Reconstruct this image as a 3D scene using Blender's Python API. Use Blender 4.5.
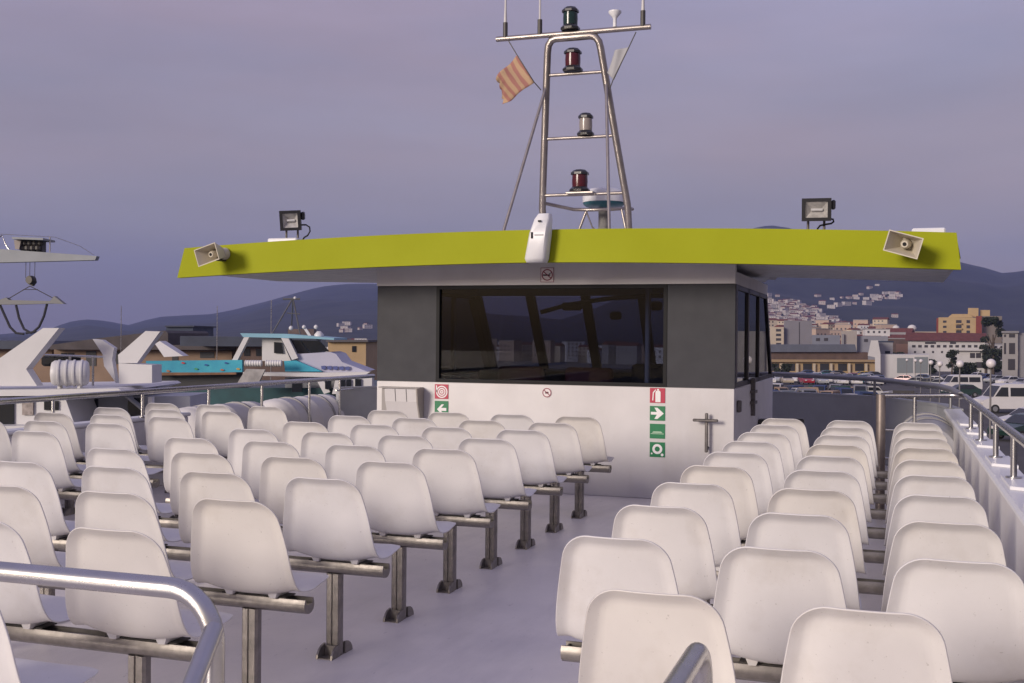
import bpy, bmesh, math, random
from mathutils import Vector, Matrix
R = math.radians
PI = math.pi
rnd = random.Random(7)
scn = bpy.context.scene
for o in list(bpy.data.objects): bpy.data.objects.remove(o)
C = scn.collection

# ------------------------------------------------------------------ camera, sky, sun, exposure
F, YAW, PIT, ROLL, EYE = 1121.0, 0.3284, 0.0040, 0.0086, 1.5
cd = bpy.data.cameras.new('camera'); cam = bpy.data.objects.new('camera', cd); C.objects.link(cam)
cd.sensor_width = 36.0; cd.lens = 36.0 * F / 1024.0; cd.clip_start = 0.05; cd.clip_end = 30000
fwd = Vector((-math.sin(YAW) * math.cos(PIT), math.cos(YAW) * math.cos(PIT), -math.sin(PIT)))
rt = Vector((math.cos(YAW), math.sin(YAW), 0)); upv = rt.cross(fwd)
# roll: the horizon drops towards the right of the picture
r2 = rt * math.cos(ROLL) + upv * math.sin(ROLL); u2 = upv * math.cos(ROLL) - rt * math.sin(ROLL)
M = Matrix((r2, u2, -fwd)).transposed().to_4x4(); M.translation = Vector((0, 0, EYE))
cam.matrix_world = M
scn.camera = cam

SUN_AZ, SUN_EL = 27.0, 15.0          # light travels 27 deg right of dead ahead
w = bpy.data.worlds.new('World'); scn.world = w; w.use_nodes = True
wt = w.node_tree; wt.nodes.clear()
def wn(t, **k):
    n = wt.nodes.new(t)
    for a, b in k.items(): setattr(n, a, b)
    return n
wo = wn('ShaderNodeOutputWorld'); bg = wn('ShaderNodeBackground'); bg.inputs['Strength'].default_value = 0.1
sky = wn('ShaderNodeTexSky', sky_type='NISHITA', sun_disc=False, sun_elevation=R(SUN_EL), sun_rotation=R(180 + SUN_AZ), dust_density=3.0, air_density=1.0)
tc = wn('ShaderNodeTexCoord'); sep = wn('ShaderNodeSeparateXYZ'); wt.links.new(tc.outputs['Generated'], sep.inputs[0])
ramp = wn('ShaderNodeValToRGB'); wt.links.new(sep.outputs['Z'], ramp.inputs[0])
cr = ramp.color_ramp
for p, c in ((0.0, (1.85, 1.55, 1.75)), (0.06, (2.25, 1.90, 2.10)), (0.16, (2.80, 2.38, 2.75)), (0.32, (2.85, 2.50, 3.40)), (0.75, (2.9, 2.7, 4.2))):
    e = cr.elements[0] if p == 0.0 else (cr.elements[1] if p == 0.06 else cr.elements.new(p))
    e.position = p; e.color = (c[0] / 4, c[1] / 4, c[2] / 4, 1)
mp = wn('ShaderNodeMapping'); mp.inputs['Scale'].default_value = (1.2, 1.2, 5.5); mp.inputs['Rotation'].default_value = (R(8), R(5), R(20))
wt.links.new(tc.outputs['Generated'], mp.inputs[0])
nz = wn('ShaderNodeTexNoise'); nz.inputs['Scale'].default_value = 1.7; nz.inputs['Detail'].default_value = 7; nz.inputs['Roughness'].default_value = 0.55
wt.links.new(mp.outputs[0], nz.inputs['Vector'])
cl = wn('ShaderNodeMapRange'); cl.inputs[1].default_value = 0.3; cl.inputs[2].default_value = 0.7; cl.inputs[3].default_value = 3.9; cl.inputs[4].default_value = 5.0
wt.links.new(nz.outputs['Fac'], cl.inputs[0])
nz2 = wn('ShaderNodeTexNoise'); nz2.inputs['Scale'].default_value = 2.3; nz2.inputs['Detail'].default_value = 6
mp2 = wn('ShaderNodeMapping'); mp2.inputs['Scale'].default_value = (1.0, 1.0, 4.0); mp2.inputs['Location'].default_value = (3.1, 1.7, 0.4); wt.links.new(tc.outputs['Generated'], mp2.inputs[0]); wt.links.new(mp2.outputs[0], nz2.inputs['Vector'])
rp2 = wn('ShaderNodeValToRGB'); rp2.color_ramp.elements[0].position = 0.36; rp2.color_ramp.elements[1].position = 0.64
rp2.color_ramp.elements[0].color = (0.90, 0.94, 1.0, 1); rp2.color_ramp.elements[1].color = (1.0, 0.92, 0.90, 1); wt.links.new(nz2.outputs['Fac'], rp2.inputs[0])
mulc = wn('ShaderNodeVectorMath', operation='MULTIPLY'); wt.links.new(ramp.outputs[0], mulc.inputs[0]); wt.links.new(rp2.outputs[0], mulc.inputs[1])
mul = wn('ShaderNodeVectorMath', operation='SCALE'); wt.links.new(mulc.outputs[0], mul.inputs[0]); wt.links.new(cl.outputs[0], mul.inputs['Scale'])
mx = wn('ShaderNodeMix', data_type='RGBA'); mx.inputs[0].default_value = 0.86
wt.links.new(sky.outputs[0], mx.inputs[6]); wt.links.new(mul.outputs[0], mx.inputs[7])
wt.links.new(mx.outputs[2], bg.inputs['Color']); wt.links.new(bg.outputs[0], wo.inputs[0])

sd = bpy.data.lights.new('sun', 'SUN'); sd.energy = 2.2; sd.angle = R(18.0); sd.color = (1.0, 0.885, 0.785)
sun = bpy.data.objects.new('sun', sd); C.objects.link(sun)
sdir = Vector((math.sin(R(SUN_AZ)) * math.cos(R(SUN_EL)), math.cos(R(SUN_AZ)) * math.cos(R(SUN_EL)), -math.sin(R(SUN_EL))))
sun.rotation_euler = sdir.to_track_quat('-Z', 'Y').to_euler(); sun.location = (-20, -30, 20)
vs = scn.view_settings; vs.view_transform = 'Standard'; vs.look = 'None'; vs.exposure = 0.42; vs.gamma = 1.0; vs.use_curve_mapping = False

# ------------------------------------------------------------------ helpers
def ray(px, py):
    u, v = px - 512, py - 341.5
    cr_, sr = math.cos(ROLL), math.sin(ROLL)
    uu = u * cr_ + v * sr; vv = -u * sr + v * cr_
    X, Y2 = uu / F, -vv / F
    cp, sp = math.cos(PIT), math.sin(PIT)
    Z = cp + Y2 * sp; Y = -sp + Y2 * cp
    c, s = math.cos(YAW), math.sin(YAW)
    return Vector((X * c - Z * s, X * s + Z * c, Y))
EYEV = Vector((0, 0, EYE))
def at(px, py, d): return EYEV + ray(px, py) * d
VIEW = Vector((-math.sin(YAW), math.cos(YAW), 0)); SIDE = Vector((math.cos(YAW), math.sin(YAW), 0))
def away(px):                                        # things on the left lie along the fairway, streets on the right run straight away
    if px < 512: return VIEW
    r = ray(px, 341); return Vector((r.x, r.y, 0)).normalized()
SLOPE = 0.0142
def quay_z(x, y): return -3.0 - SLOPE * y          # the boat lies trimmed, so the shore falls away from its deck plane
def water_z(x, y): return -4.3 - SLOPE * y
def ground_at(px, d):                                # point on the quay at picture column px and distance d
    p = at(px, 341, d); p.z = quay_z(p.x, p.y); return p

MATS = {}
def mat(name, col, rough=0.5, metal=0.0, noise=0.0, nscale=8.0, bump=0.0, bscale=40.0, col2=None, spec=0.5, emis=None, coat=0.0):
    if name in MATS: return MATS[name]
    m = bpy.data.materials.new(name); m.use_nodes = True
    nt = m.node_tree; b = nt.nodes['Principled BSDF']
    b.inputs['Base Color'].default_value = (*col, 1); b.inputs['Roughness'].default_value = rough; b.inputs['Metallic'].default_value = metal
    b.inputs['Specular IOR Level'].default_value = spec
    if coat: b.inputs['Coat Weight'].default_value = coat; b.inputs['Coat Roughness'].default_value = 0.15
    tcn = None
    if noise or bump:
        tcn = nt.nodes.new('ShaderNodeTexCoord')
    if noise:
        n = nt.nodes.new('ShaderNodeTexNoise'); n.inputs['Scale'].default_value = nscale; n.inputs['Detail'].default_value = 8; n.inputs['Roughness'].default_value = 0.6
        nt.links.new(tcn.outputs['Object'], n.inputs['Vector'])
        rp = nt.nodes.new('ShaderNodeMapRange'); rp.inputs[1].default_value = 0.35; rp.inputs[2].default_value = 0.68
        nt.links.new(n.outputs['Fac'], rp.inputs[0])
        mxn = nt.nodes.new('ShaderNodeMix'); mxn.data_type = 'RGBA'
        c2 = col2 if col2 else tuple(c * (1 - noise) for c in col)
        mxn.inputs[6].default_value = (*c2, 1); mxn.inputs[7].default_value = (*col, 1)
        nt.links.new(rp.outputs[0], mxn.inputs[0]); nt.links.new(mxn.outputs[2], b.inputs['Base Color'])
        rr = nt.nodes.new('ShaderNodeMapRange'); rr.inputs[3].default_value = min(1, rough + 0.12); rr.inputs[4].default_value = max(0.02, rough - 0.06)
        nt.links.new(n.outputs['Fac'], rr.inputs[0]); nt.links.new(rr.outputs[0], b.inputs['Roughness'])
    if bump:
        n2 = nt.nodes.new('ShaderNodeTexNoise'); n2.inputs['Scale'].default_value = bscale; n2.inputs['Detail'].default_value = 5
        nt.links.new(tcn.outputs['Object'], n2.inputs['Vector'])
        bp = nt.nodes.new('ShaderNodeBump'); bp.inputs['Strength'].default_value = bump; bp.inputs['Distance'].default_value = 0.01
        nt.links.new(n2.outputs['Fac'], bp.inputs['Height']); nt.links.new(bp.outputs[0], b.inputs['Normal'])
    if emis: b.inputs['Emission Color'].default_value = (*emis[0], 1); b.inputs['Emission Strength'].default_value = emis[1]
    MATS[name] = m; return m
def glass(name, tint, ior=1.5, rough=0.01):
    if name in MATS: return MATS[name]
    m = bpy.data.materials.new(name); m.use_nodes = True; nt = m.node_tree; nt.nodes.clear()
    o = nt.nodes.new('ShaderNodeOutputMaterial'); t = nt.nodes.new('ShaderNodeBsdfTransparent'); g = nt.nodes.new('ShaderNodeBsdfGlossy')
    fr = nt.nodes.new('ShaderNodeFresnel'); fr.inputs[0].default_value = ior
    g.inputs['Roughness'].default_value = rough; t.inputs[0].default_value = (*tint, 1)
    mxs = nt.nodes.new('ShaderNodeMixShader')
    nt.links.new(fr.outputs[0], mxs.inputs[0]); nt.links.new(t.outputs[0], mxs.inputs[1]); nt.links.new(g.outputs[0], mxs.inputs[2]); nt.links.new(mxs.outputs[0], o.inputs[0])
    MATS[name] = m; return m

WL = {}                                              # world origin of every thing and part while it is being built
def props(o, label=None, cat=None, group=None, kind=None):
    if label: o['label'] = label
    if cat: o['category'] = cat
    if group: o['group'] = group
    if kind: o['kind'] = kind
    return o
def thing(name, loc, label, cat, group=None):
    o = bpy.data.objects.new(name, None); C.objects.link(o); o.location = loc; o.empty_display_size = 0.1
    WL[o] = Vector(loc); return props(o, label, cat, group)

class MB:
    def __init__(s): s.v = []; s.f = []
    def add(s, vs, fs):
        n = len(s.v); s.v += [Vector(p) for p in vs]; s.f += [tuple(i + n for i in f) for f in fs]; return s
    def bm(s, b):
        b.verts.index_update(); s.add([v.co.copy() for v in b.verts], [[v.index for v in f.verts] for f in b.faces]); b.free(); return s
    def box(s, lo, hi, bev=0.0, seg=1, mtx=None):
        b = bmesh.new(); bmesh.ops.create_cube(b, size=1)
        c = [(lo[i] + hi[i]) / 2 for i in range(3)]; d = [hi[i] - lo[i] for i in range(3)]
        for v in b.verts: v.co = Vector((c[0] + v.co.x * d[0], c[1] + v.co.y * d[1], c[2] + v.co.z * d[2]))
        if bev: bmesh.ops.bevel(b, geom=b.edges[:] , offset=bev, segments=seg, profile=0.5, affect='EDGES')
        if mtx: bmesh.ops.transform(b, matrix=mtx, verts=b.verts)
        return s.bm(b)
    def tube(s, path, r, n=10, cap=True):
        path = [Vector(p) for p in path]; rr = r if isinstance(r, (list, tuple)) else [r] * len(path)
        vs, fs = [], []; prev = None
        for i, p in enumerate(path):
            a = path[max(i - 1, 0)]; b = path[min(i + 1, len(path) - 1)]; t = (b - a).normalized()
            if prev is None:
                x = t.orthogonal().normalized()
            else:
                x = (prev - t * prev.dot(t)).normalized()
            prev = x; y = t.cross(x)
            for k in range(n):
                an = 2 * PI * k / n; vs.append(p + (x * math.cos(an) + y * math.sin(an)) * rr[i])
        for i in range(len(path) - 1):
            for k in range(n):
                fs.append((i * n + k, i * n + (k + 1) % n, (i + 1) * n + (k + 1) % n, (i + 1) * n + k))
        if cap: fs.append(tuple(range(n - 1, -1, -1))); fs.append(tuple((len(path) - 1) * n + k for k in range(n)))
        return s.add(vs, fs)
    def lathe(s, prof, c=(0, 0, 0), n=16, mtx=None, ax='z'):
        vs, fs = [], []
        for r, z in prof:
            for k in range(n):
                an = 2 * PI * (k + 0.5) / n; p = Vector((r * math.cos(an), r * math.sin(an), z))
                if ax == 'y': p = Vector((p.x, p.z, -p.y))
                if ax == 'x': p = Vector((p.z, p.x, p.y))
                if mtx: p = mtx @ p
                vs.append(p + Vector(c))
        for i in range(len(prof) - 1):
            for k in range(n): fs.append((i * n + k, i * n + (k + 1) % n, (i + 1) * n + (k + 1) % n, (i + 1) * n + k))
        fs.append(tuple(range(n - 1, -1, -1))); fs.append(tuple((len(prof) - 1) * n + k for k in range(n)))
        return s.add(vs, fs)
    def prism(s, pts, dv):                           # polygon pts (3-D) pushed along dv
        pts = [Vector(p) for p in pts]; dv = Vector(dv); n = len(pts)
        vs = pts + [p + dv for p in pts]
        fs = [tuple(range(n)), tuple(range(2 * n - 1, n - 1, -1))] + [(i, i + n, (i + 1) % n + n, (i + 1) % n) for i in range(n)]
        return s.add(vs, fs)
    def out(s, pix, d, thick):                       # an outline standing at distance d with real thickness
        mx_ = sum(x for x, y in pix) / len(pix)
        return s.prism([at(x, y, d) for x, y in pix], away(mx_) * thick)
    def quad(s, a, b, c, d): return s.add([a, b, c, d], [(0, 1, 2, 3)])
    def build(s, name, m, parent=None, smooth=None, loc=None, solid=0.0):
        org = WL[parent] if parent is not None else Vector(loc if loc else (0, 0, 0))
        me = bpy.data.meshes.new(name); me.from_pydata([p - org for p in s.v], [], s.f)
        b = bmesh.new(); b.from_mesh(me); bmesh.ops.recalc_face_normals(b, faces=b.faces)
        if solid: bmesh.ops.solidify(b, geom=b.faces[:], thickness=solid)
        b.to_mesh(me); b.free()
        me.materials.append(m)
        if smooth is not None:
            for p in me.polygons: p.use_smooth = True
            if smooth < 180: me.set_sharp_from_angle(angle=R(smooth))
        o = bpy.data.objects.new(name, me); C.objects.link(o)
        if parent is not None: o.parent = parent
        else: o.location = org
        WL[o] = org; return o
def arc(c, r, a0, a1, n, u, v):
    c, u, v = Vector(c), Vector(u), Vector(v)
    return [c + (u * math.cos(a0 + (a1 - a0) * i / n) + v * math.sin(a0 + (a1 - a0) * i / n)) * r for i in range(n + 1)]
KIDS = {}
def copy_tree(o, parent=None, mats=None):
    c = o.copy(); C.objects.link(c)
    if parent is not None: c.parent = parent
    for ch in o.children: copy_tree(ch, c, mats)
    if mats and c.data and c.data.materials and c.data.materials[0].name in mats:
        k = (c.data.name, mats[c.data.materials[0].name].name)
        if k not in KIDS:
            KIDS[k] = c.data.copy(); KIDS[k].materials[0] = mats[c.data.materials[0].name]
        c.data = KIDS[k]
    return c

# ------------------------------------------------------------------ materials
white = mat('white_gelcoat', (0.65, 0.63, 0.62), 0.5, noise=0.10, nscale=2.2, spec=.3)
seatm = mat('seat_plastic', (0.66, 0.645, 0.635), 0.45, noise=0.06, nscale=5, bump=0.03, bscale=350)
def wear(m, dirt, scale, amount, stretch=(1, 1, 1), tintr=None, speck=0.0, lo=.52, hi=.72):
    nt = m.node_tree; b = nt.nodes['Principled BSDF']; src = b.inputs['Base Color'].links[0].from_socket
    t = nt.nodes.new('ShaderNodeTexCoord'); oi = nt.nodes.new('ShaderNodeObjectInfo'); mp_n = nt.nodes.new('ShaderNodeMapping'); mp_n.inputs['Scale'].default_value = stretch
    add = nt.nodes.new('ShaderNodeVectorMath'); add.operation = 'ADD'; sc = nt.nodes.new('ShaderNodeMath'); sc.operation = 'MULTIPLY'; sc.inputs[1].default_value = 31.0
    nt.links.new(oi.outputs['Random'], sc.inputs[0]); nt.links.new(t.outputs['Object'], add.inputs[0]); nt.links.new(sc.outputs[0], add.inputs[1]); nt.links.new(add.outputs[0], mp_n.inputs[0])
    n = nt.nodes.new('ShaderNodeTexNoise'); n.inputs['Scale'].default_value = scale; n.inputs['Detail'].default_value = 9; n.inputs['Roughness'].default_value = .65; nt.links.new(mp_n.outputs[0], n.inputs['Vector'])
    r = nt.nodes.new('ShaderNodeMapRange'); r.inputs[1].default_value = lo; r.inputs[2].default_value = hi; r.inputs[3].default_value = 0; r.inputs[4].default_value = amount; nt.links.new(n.outputs['Fac'], r.inputs[0])
    mx1 = nt.nodes.new('ShaderNodeMix'); mx1.data_type = 'RGBA'; nt.links.new(r.outputs[0], mx1.inputs[0]); nt.links.new(src, mx1.inputs[6]); mx1.inputs[7].default_value = (*dirt, 1); out = mx1.outputs[2]
    if speck:
        v = nt.nodes.new('ShaderNodeTexNoise'); v.inputs['Scale'].default_value = scale * 22; v.inputs['Detail'].default_value = 2; nt.links.new(mp_n.outputs[0], v.inputs['Vector'])
        r2_ = nt.nodes.new('ShaderNodeMapRange'); r2_.inputs[1].default_value = .70; r2_.inputs[2].default_value = .76; r2_.inputs[3].default_value = 0; r2_.inputs[4].default_value = speck; nt.links.new(v.outputs['Fac'], r2_.inputs[0])
        mx2 = nt.nodes.new('ShaderNodeMix'); mx2.data_type = 'RGBA'; nt.links.new(r2_.outputs[0], mx2.inputs[0]); nt.links.new(out, mx2.inputs[6]); mx2.inputs[7].default_value = (dirt[0] * .5, dirt[1] * .5, dirt[2] * .5, 1); out = mx2.outputs[2]
    if tintr:
        p = nt.nodes.new('ShaderNodeMath'); p.operation = 'POWER'; p.inputs[1].default_value = 3.0; nt.links.new(oi.outputs['Random'], p.inputs[0])
        mx3 = nt.nodes.new('ShaderNodeMix'); mx3.data_type = 'RGBA'; mx3.blend_type = 'MULTIPLY'; nt.links.new(p.outputs[0], mx3.inputs[0]); nt.links.new(out, mx3.inputs[6]); mx3.inputs[7].default_value = (*tintr, 1); out = mx3.outputs[2]
    nt.links.new(out, b.inputs['Base Color'])
steel = mat('stainless_tube', (0.54, 0.53, 0.52), 0.25, 1.0, noise=0.12, nscale=14)
benchm = mat('bench_metal', (0.30, 0.275, 0.25), 0.36, 0.65, noise=0.3, nscale=22)
darkmetal = mat('dark_bracket', (0.07, 0.065, 0.06), 0.5, 0.4)
deckm = mat('deck_paint', (0.80, 0.755, 0.735), 0.36, noise=0.22, nscale=1.6, bump=0.15, bscale=160, col2=(0.70, 0.665, 0.655))
wear(seatm, (.42, .38, .33), 4.0, .30, tintr=(1.0, .975, .91), speck=.35)
wear(deckm, (.40, .38, .39), 1.1, .42, (2.2, .5, 1), speck=.3, lo=.48, hi=.74)
wear(white, (.45, .42, .38), 1.3, .22, (1.6, 1.6, .35))
lime = mat('lime_paint', (0.31, 0.335, 0.010), 0.6, noise=0.07, nscale=1.5, spec=.12)
bandm = mat('charcoal_panel', (0.044, 0.045, 0.052), 0.6, noise=0.10, nscale=6, spec=.3)
soffitm = mat('soffit_panel', (0.74, 0.72, 0.71), 0.35, noise=0.2, nscale=6.0)
black = mat('black_rubber', (0.012, 0.012, 0.013), 0.6, spec=.2)
blackgloss = mat('black_housing', (0.02, 0.02, 0.022), 0.3)
beige = mat('beige_plastic', (0.55, 0.50, 0.40), 0.45, noise=0.08, nscale=20)
whitep = mat('white_plastic', (0.72, 0.72, 0.73), 0.35, noise=0.06, nscale=9)
tint = glass('tinted_glass', (0.40, 0.43, 0.52), 1.28)
clear = glass('clear_glass', (0.75, 0.76, 0.78), 1.4)
red = mat('sign_red', (0.42, 0.02, 0.06), 0.45)
green = mat('sign_green', (0.0, 0.16, 0.055), 0.45)
signw = mat('sign_white', (0.75, 0.74, 0.73), 0.45)
lensr = mat('red_lens', (0.065, 0.005, 0.011), 0.2)
lensg = mat('green_lens', (0.004, 0.022, 0.018), 0.15)
lensc = mat('clear_lens', (0.27, 0.235, 0.21), 0.2)
teal = mat('teal_band', (0.03, 0.13, 0.16), 0.35)

# ------------------------------------------------------------------ ground, water, hills
def sheet(name, pts, zf, m, down=0.0):
    mb = MB(); n = len(pts)
    if down: mb.prism([(x, y, zf(x, y)) for x, y in pts], (0, 0, -down))
    else: mb.add([(x, y, zf(x, y)) for x, y in pts], [tuple(range(n))])
    return props(mb.build(name, m), kind='structure')
waterm = mat('harbour_water', (0.03, 0.045, 0.05), 0.12, bump=0.5, bscale=1.5)
asph = mat('quay_asphalt', (0.075, 0.068, 0.066), 0.8, noise=0.35, nscale=0.12, bump=0.2, bscale=20)
land = mat('far_land', (0.075, 0.07, 0.055), 0.9, noise=0.5, nscale=0.02)
sheet('water', [(-9000, -200), (9000, -200), (9000, 9000), (-9000, 9000)], water_z, waterm)
sheet('quay', [(2.6, -190), (700, -190), (700, 160), (2.6, 160)], quay_z, asph, 2.2)
sheet('car_park', [(-45, 160), (900, 160), (900, 900), (-45, 900)], quay_z, asph, 2.2)
sheet('harbour_shore', [(-900, 78), (-45, 78), (-45, 900), (-900, 900)], quay_z, mat('pier_concrete', (0.16, 0.15, 0.14), 0.8, noise=0.3, nscale=0.2), 2.2)
SIL = [(-400, 336), (-150, 338), (0, 335), (45, 331), (66, 323), (88, 319), (108, 321), (128, 325), (145, 320), (161, 316.5), (185, 315), (210, 314), (232, 310), (256, 304), (272, 300), (300, 292), (322, 287), (345, 284.5), (376, 284), (420, 290), (480, 312), (560, 322), (620, 300), (680, 262), (730, 237), (752, 228.5), (770, 225), (790, 228), (815, 236), (860, 241), (905, 246), (935, 252), (960, 262), (985, 267.5), (1003, 273), (1024, 270.5), (1080, 262), (1200, 280), (1500, 300)]
def az_el(px, py):
    r = ray(px, py); return math.atan2(r.x, r.y), r.z / math.hypot(r.x, r.y)
SILA = [az_el(x, y) for x, y in SIL]
def ridge_el(a):
    if a <= SILA[0][0]: return SILA[0][1]
    for (a0, e0), (a1, e1) in zip(SILA, SILA[1:]):
        if a <= a1: return e0 + (e1 - e0) * (a - a0) / (a1 - a0)
    return SILA[-1][1]
from mathutils import noise as mnoise
D0 = 1150.0
def ridge_d(a):
    k = (a - SILA[0][0]) / (SILA[-1][0] - SILA[0][0]); return 5200 - 1500 * max(0, min(1, k * 1.2))
def hill_z(a, d):
    x, y = math.sin(a) * d, math.cos(a) * d
    g = quay_z(x, y) - 0.4; dr = ridge_d(a)
    top = EYE + ridge_el(a) * dr
    t = max(0.0, min(1.25, (d - D0) / (dr - D0)))
    if t <= 1: s = 0.55 * t + 0.45 * t * t * (3 - 2 * t)
    else: s = 1 - (t - 1) * 1.6
    gtop = quay_z(math.sin(a) * dr, math.cos(a) * dr)
    h = (top - gtop) * s
    n = mnoise.fractal(Vector((x * 0.0016, y * 0.0016, 3.1)), 0.9, 2.1, 6)
    n2 = abs(mnoise.noise(Vector((x * 0.0011 + 7, y * 0.0011, 1.3))))
    amp = math.sin(PI * min(1, max(0, t))) if t < 1 else 0
    return g + h + amp * (30 * n - 70 * n2 * min(1, h / 200)) * min(1, h / 90)
hb = MB(); NA, ND = 260, 46
a0, a1 = SILA[0][0] - 0.25, SILA[-1][0] + 0.05
for i in range(NA + 1):
    a = a0 + (a1 - a0) * i / NA
    for j in range(ND + 1):
        d = D0 - 60 + (ridge_d(a) * 1.18 - D0) * (j / ND) ** 1.25
        hb.v.append(Vector((math.sin(a) * d, math.cos(a) * d, hill_z(a, d))))
for i in range(NA):
    for j in range(ND):
        k = i * (ND + 1) + j; hb.f.append((k, k + ND + 1, k + ND + 2, k + 1))
hillm = mat('hill_scrub', (0.030, 0.034, 0.027), 0.95, noise=0.5, nscale=0.009, col2=(0.008, 0.011, 0.012))
props(hb.build('hills', hillm, smooth=180), kind='structure')
def hill_hit(px, py):                                # where the line of sight meets the slope
    a, e = az_el(px, py); d = 1200.0
    while d < ridge_d(a):
        if hill_z(a, d) > EYE + e * d: return Vector((math.sin(a) * d, math.cos(a) * d, hill_z(a, d))), d
        d += 20
    return None, None
# ------------------------------------------------------------------ haze
hz = MB(); hz.box((-5200, -140, -150), (3600, 6600, 520))
hm = bpy.data.materials.new('haze_air'); hm.use_nodes = True; hn = hm.node_tree; hn.nodes.clear()
ho = hn.nodes.new('ShaderNodeOutputMaterial'); hv = hn.nodes.new('ShaderNodeVolumePrincipled')
hv.inputs['Color'].default_value = (0.36, 0.44, 0.90, 1); hv.inputs['Density'].default_value = 0.00012
hn.links.new(hv.outputs[0], ho.inputs['Volume'])
props(hz.build('haze', hm), 'thin lavender haze over the harbour and hills', 'haze', kind='stuff')

# ------------------------------------------------------------------ our boat: deck, hull, bulwarks
XL, XR = -6.83, 0.50
outline = [(XL - 0.55, -6), (XR + 0.15, -6), (XR + 0.15, 12.2), (XR - 0.05, 13.1), (-0.25, 14.55), (-1.3, 15.05), (-3.17, 15.4), (-5.05, 15.05), (-6.3, 14.55), (XL - 0.35, 13.4), (XL - 0.55, 12.2)]
dk = MB(); dk.prism([(x, y, 0) for x, y in outline], (0, 0, -0.12))
props(dk.build('deck', deckm), kind='structure')
hl = thing('ferry_hull', (-3.17, 4, -4.3), 'white passenger ferry hull under the seating deck', 'ferry')
h1 = MB(); cx, cy = -3.17, 4.0
def shrink(k, kk): return [(cx + (x - cx) * k, cy + (y - cy) * kk) for x, y in outline]
rings = [(0.995, 1.0, -0.124), (1.0, 1.0, -1.6), (0.97, 0.98, -3.0), (0.86, 0.95, -5.0)]
for k, kk, z in rings: h1.v += [Vector((x, y, z)) for x, y in shrink(k, kk)]
n = len(outline)
for i in range(len(rings) - 1):
    for j in range(n): h1.f.append((i * n + j, i * n + (j + 1) % n, (i + 1) * n + (j + 1) % n, (i + 1) * n + j))
h1.f.append(tuple(range((len(rings) - 1) * n, len(rings) * n)))
h1.build('hull', white, hl)
# starboard bulwark with ribbed inner face, coping and stanchion pads
sb = thing('bulwark', (XR, 4, 0), 'white ribbed bulwark along the right edge of the deck with lavender coping', 'bulwark')
m = MB(); m.box((XR, -5, 0), (XR + 0.10, 12.1, 0.775), 0.01); m.build('wall', white, sb)
m = MB(); m.box((XR - 0.02, -5, 0.777), (XR + 0.15, 12.1, 0.815), 0.012); m.build('coping', whitep, sb)
STY = [3.0, 3.95, 4.95, 5.98, 7.0, 8.15, 9.2, 10.1]
for y in STY:
    m = MB(); m.prism([(XR + 0.012, y - 0.35, 0.816), (XR + 0.14, y - 0.42, 0.816), (XR + 0.14, y + 0.12, 0.816), (XR + 0.012, y + 0.12, 0.816)], (0, 0, 0.016))
    m.build('stanchion_pad', whitep, sb)
# port bulwark
pb = thing('bulwark', (XL, 4, 0), 'low white bulwark along the left edge of the deck', 'bulwark')
m = MB(); m.box((XL - 0.10, -5, 0), (XL, 9.8, 0.66), 0.01); m.box((XL - .10, 9.802, 0), (XL, 13.2, .30), .01); m.build('wall', white, pb)
m = MB(); m.box((XL - 0.15, -5, 0.662), (XL + 0.02, 9.82, 0.70), 0.012); m.build('coping', whitep, pb)
# bow bulwark round the front
fb = thing('bow_bulwark', (-3.17, 15.2, 0), 'grey shaded bow bulwark curving round the foredeck ahead of the wheelhouse', 'bulwark')
path = [(XR + 0.05, 12.15), (XR - 0.05, 13.05), (-0.25, 14.5), (-1.3, 15.0), (-3.17, 15.35), (-5.05, 15.0), (-6.3, 14.5), (XL - 0.1, 13.3)]
greyw = mat('bulwark_shade_grey', (0.36, 0.37, 0.38), 0.5, noise=0.12, nscale=3)  # wheelhouse shadow on the bow bulwark, put into its colour
m = MB()
def strip(m, path, z0, z1, th):
    P = [Vector((x, y, 0)) for x, y in path]; rows = []
    for i, p in enumerate(P):
        t = (P[min(i + 1, len(P) - 1)] - P[max(i - 1, 0)]).normalized(); nrm = Vector((t.y, -t.x, 0)) * th
        if nrm.dot(p - Vector((-3.17, 5, 0))) < 0: nrm = -nrm
        rows.append((p, p + nrm))
    n = len(m.v)
    for a, b in rows: m.v += [Vector((a.x, a.y, z0)), Vector((b.x, b.y, z0)), Vector((b.x, b.y, z1)), Vector((a.x, a.y, z1))]
    for i in range(len(rows) - 1):
        for k in range(4): m.f.append((n + i * 4 + k, n + i * 4 + (k + 1) % 4, n + (i + 1) * 4 + (k + 1) % 4, n + (i + 1) * 4 + k))
    m.f.append((n, n + 1, n + 2, n + 3)); m.f.append(tuple(n + (len(rows) - 1) * 4 + k for k in range(4)))
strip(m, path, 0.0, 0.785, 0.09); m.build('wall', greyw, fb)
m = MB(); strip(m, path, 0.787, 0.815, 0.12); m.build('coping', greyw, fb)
# rails
def rail(name, label, top, posts, z0, r=0.021, pr=0.016, mid=(), cat='handrail', loc=None, mt=steel):
    t = thing(name, loc or (top[0][0], top[0][1], 0), label, cat)
    MB().tube(top, r, 12).build('top_rail', mt, t, 60)
    for p in posts:
        zb = z0 if len(p) < 4 else p[3]
        mb = MB().tube([(p[0], p[1], zb), (p[0], p[1], p[2])], pr, 10); mb.lathe([(0.038, zb + 0.001), (0.038, zb + 0.007), (pr, zb + 0.010)], (p[0], p[1], 0), 12)
        mb.build('post', mt, t, 60)
    for q in mid: MB().tube(q, pr * 0.8, 8).build('mid_rail', mt, t, 60)
    return t
tp = [(XR + 0.06, 2.0, 1.05), (XR + 0.06, 9.9, 1.045)] + arc((XR - 0.06, 9.9, 1.045), 0.12, 0, PI / 2, 6, (1, 0, 0), (0, 1, 0)) + [(XR - 0.2, 10.02, 1.04), (-0.10, 10.02, 1.03)]
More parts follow.
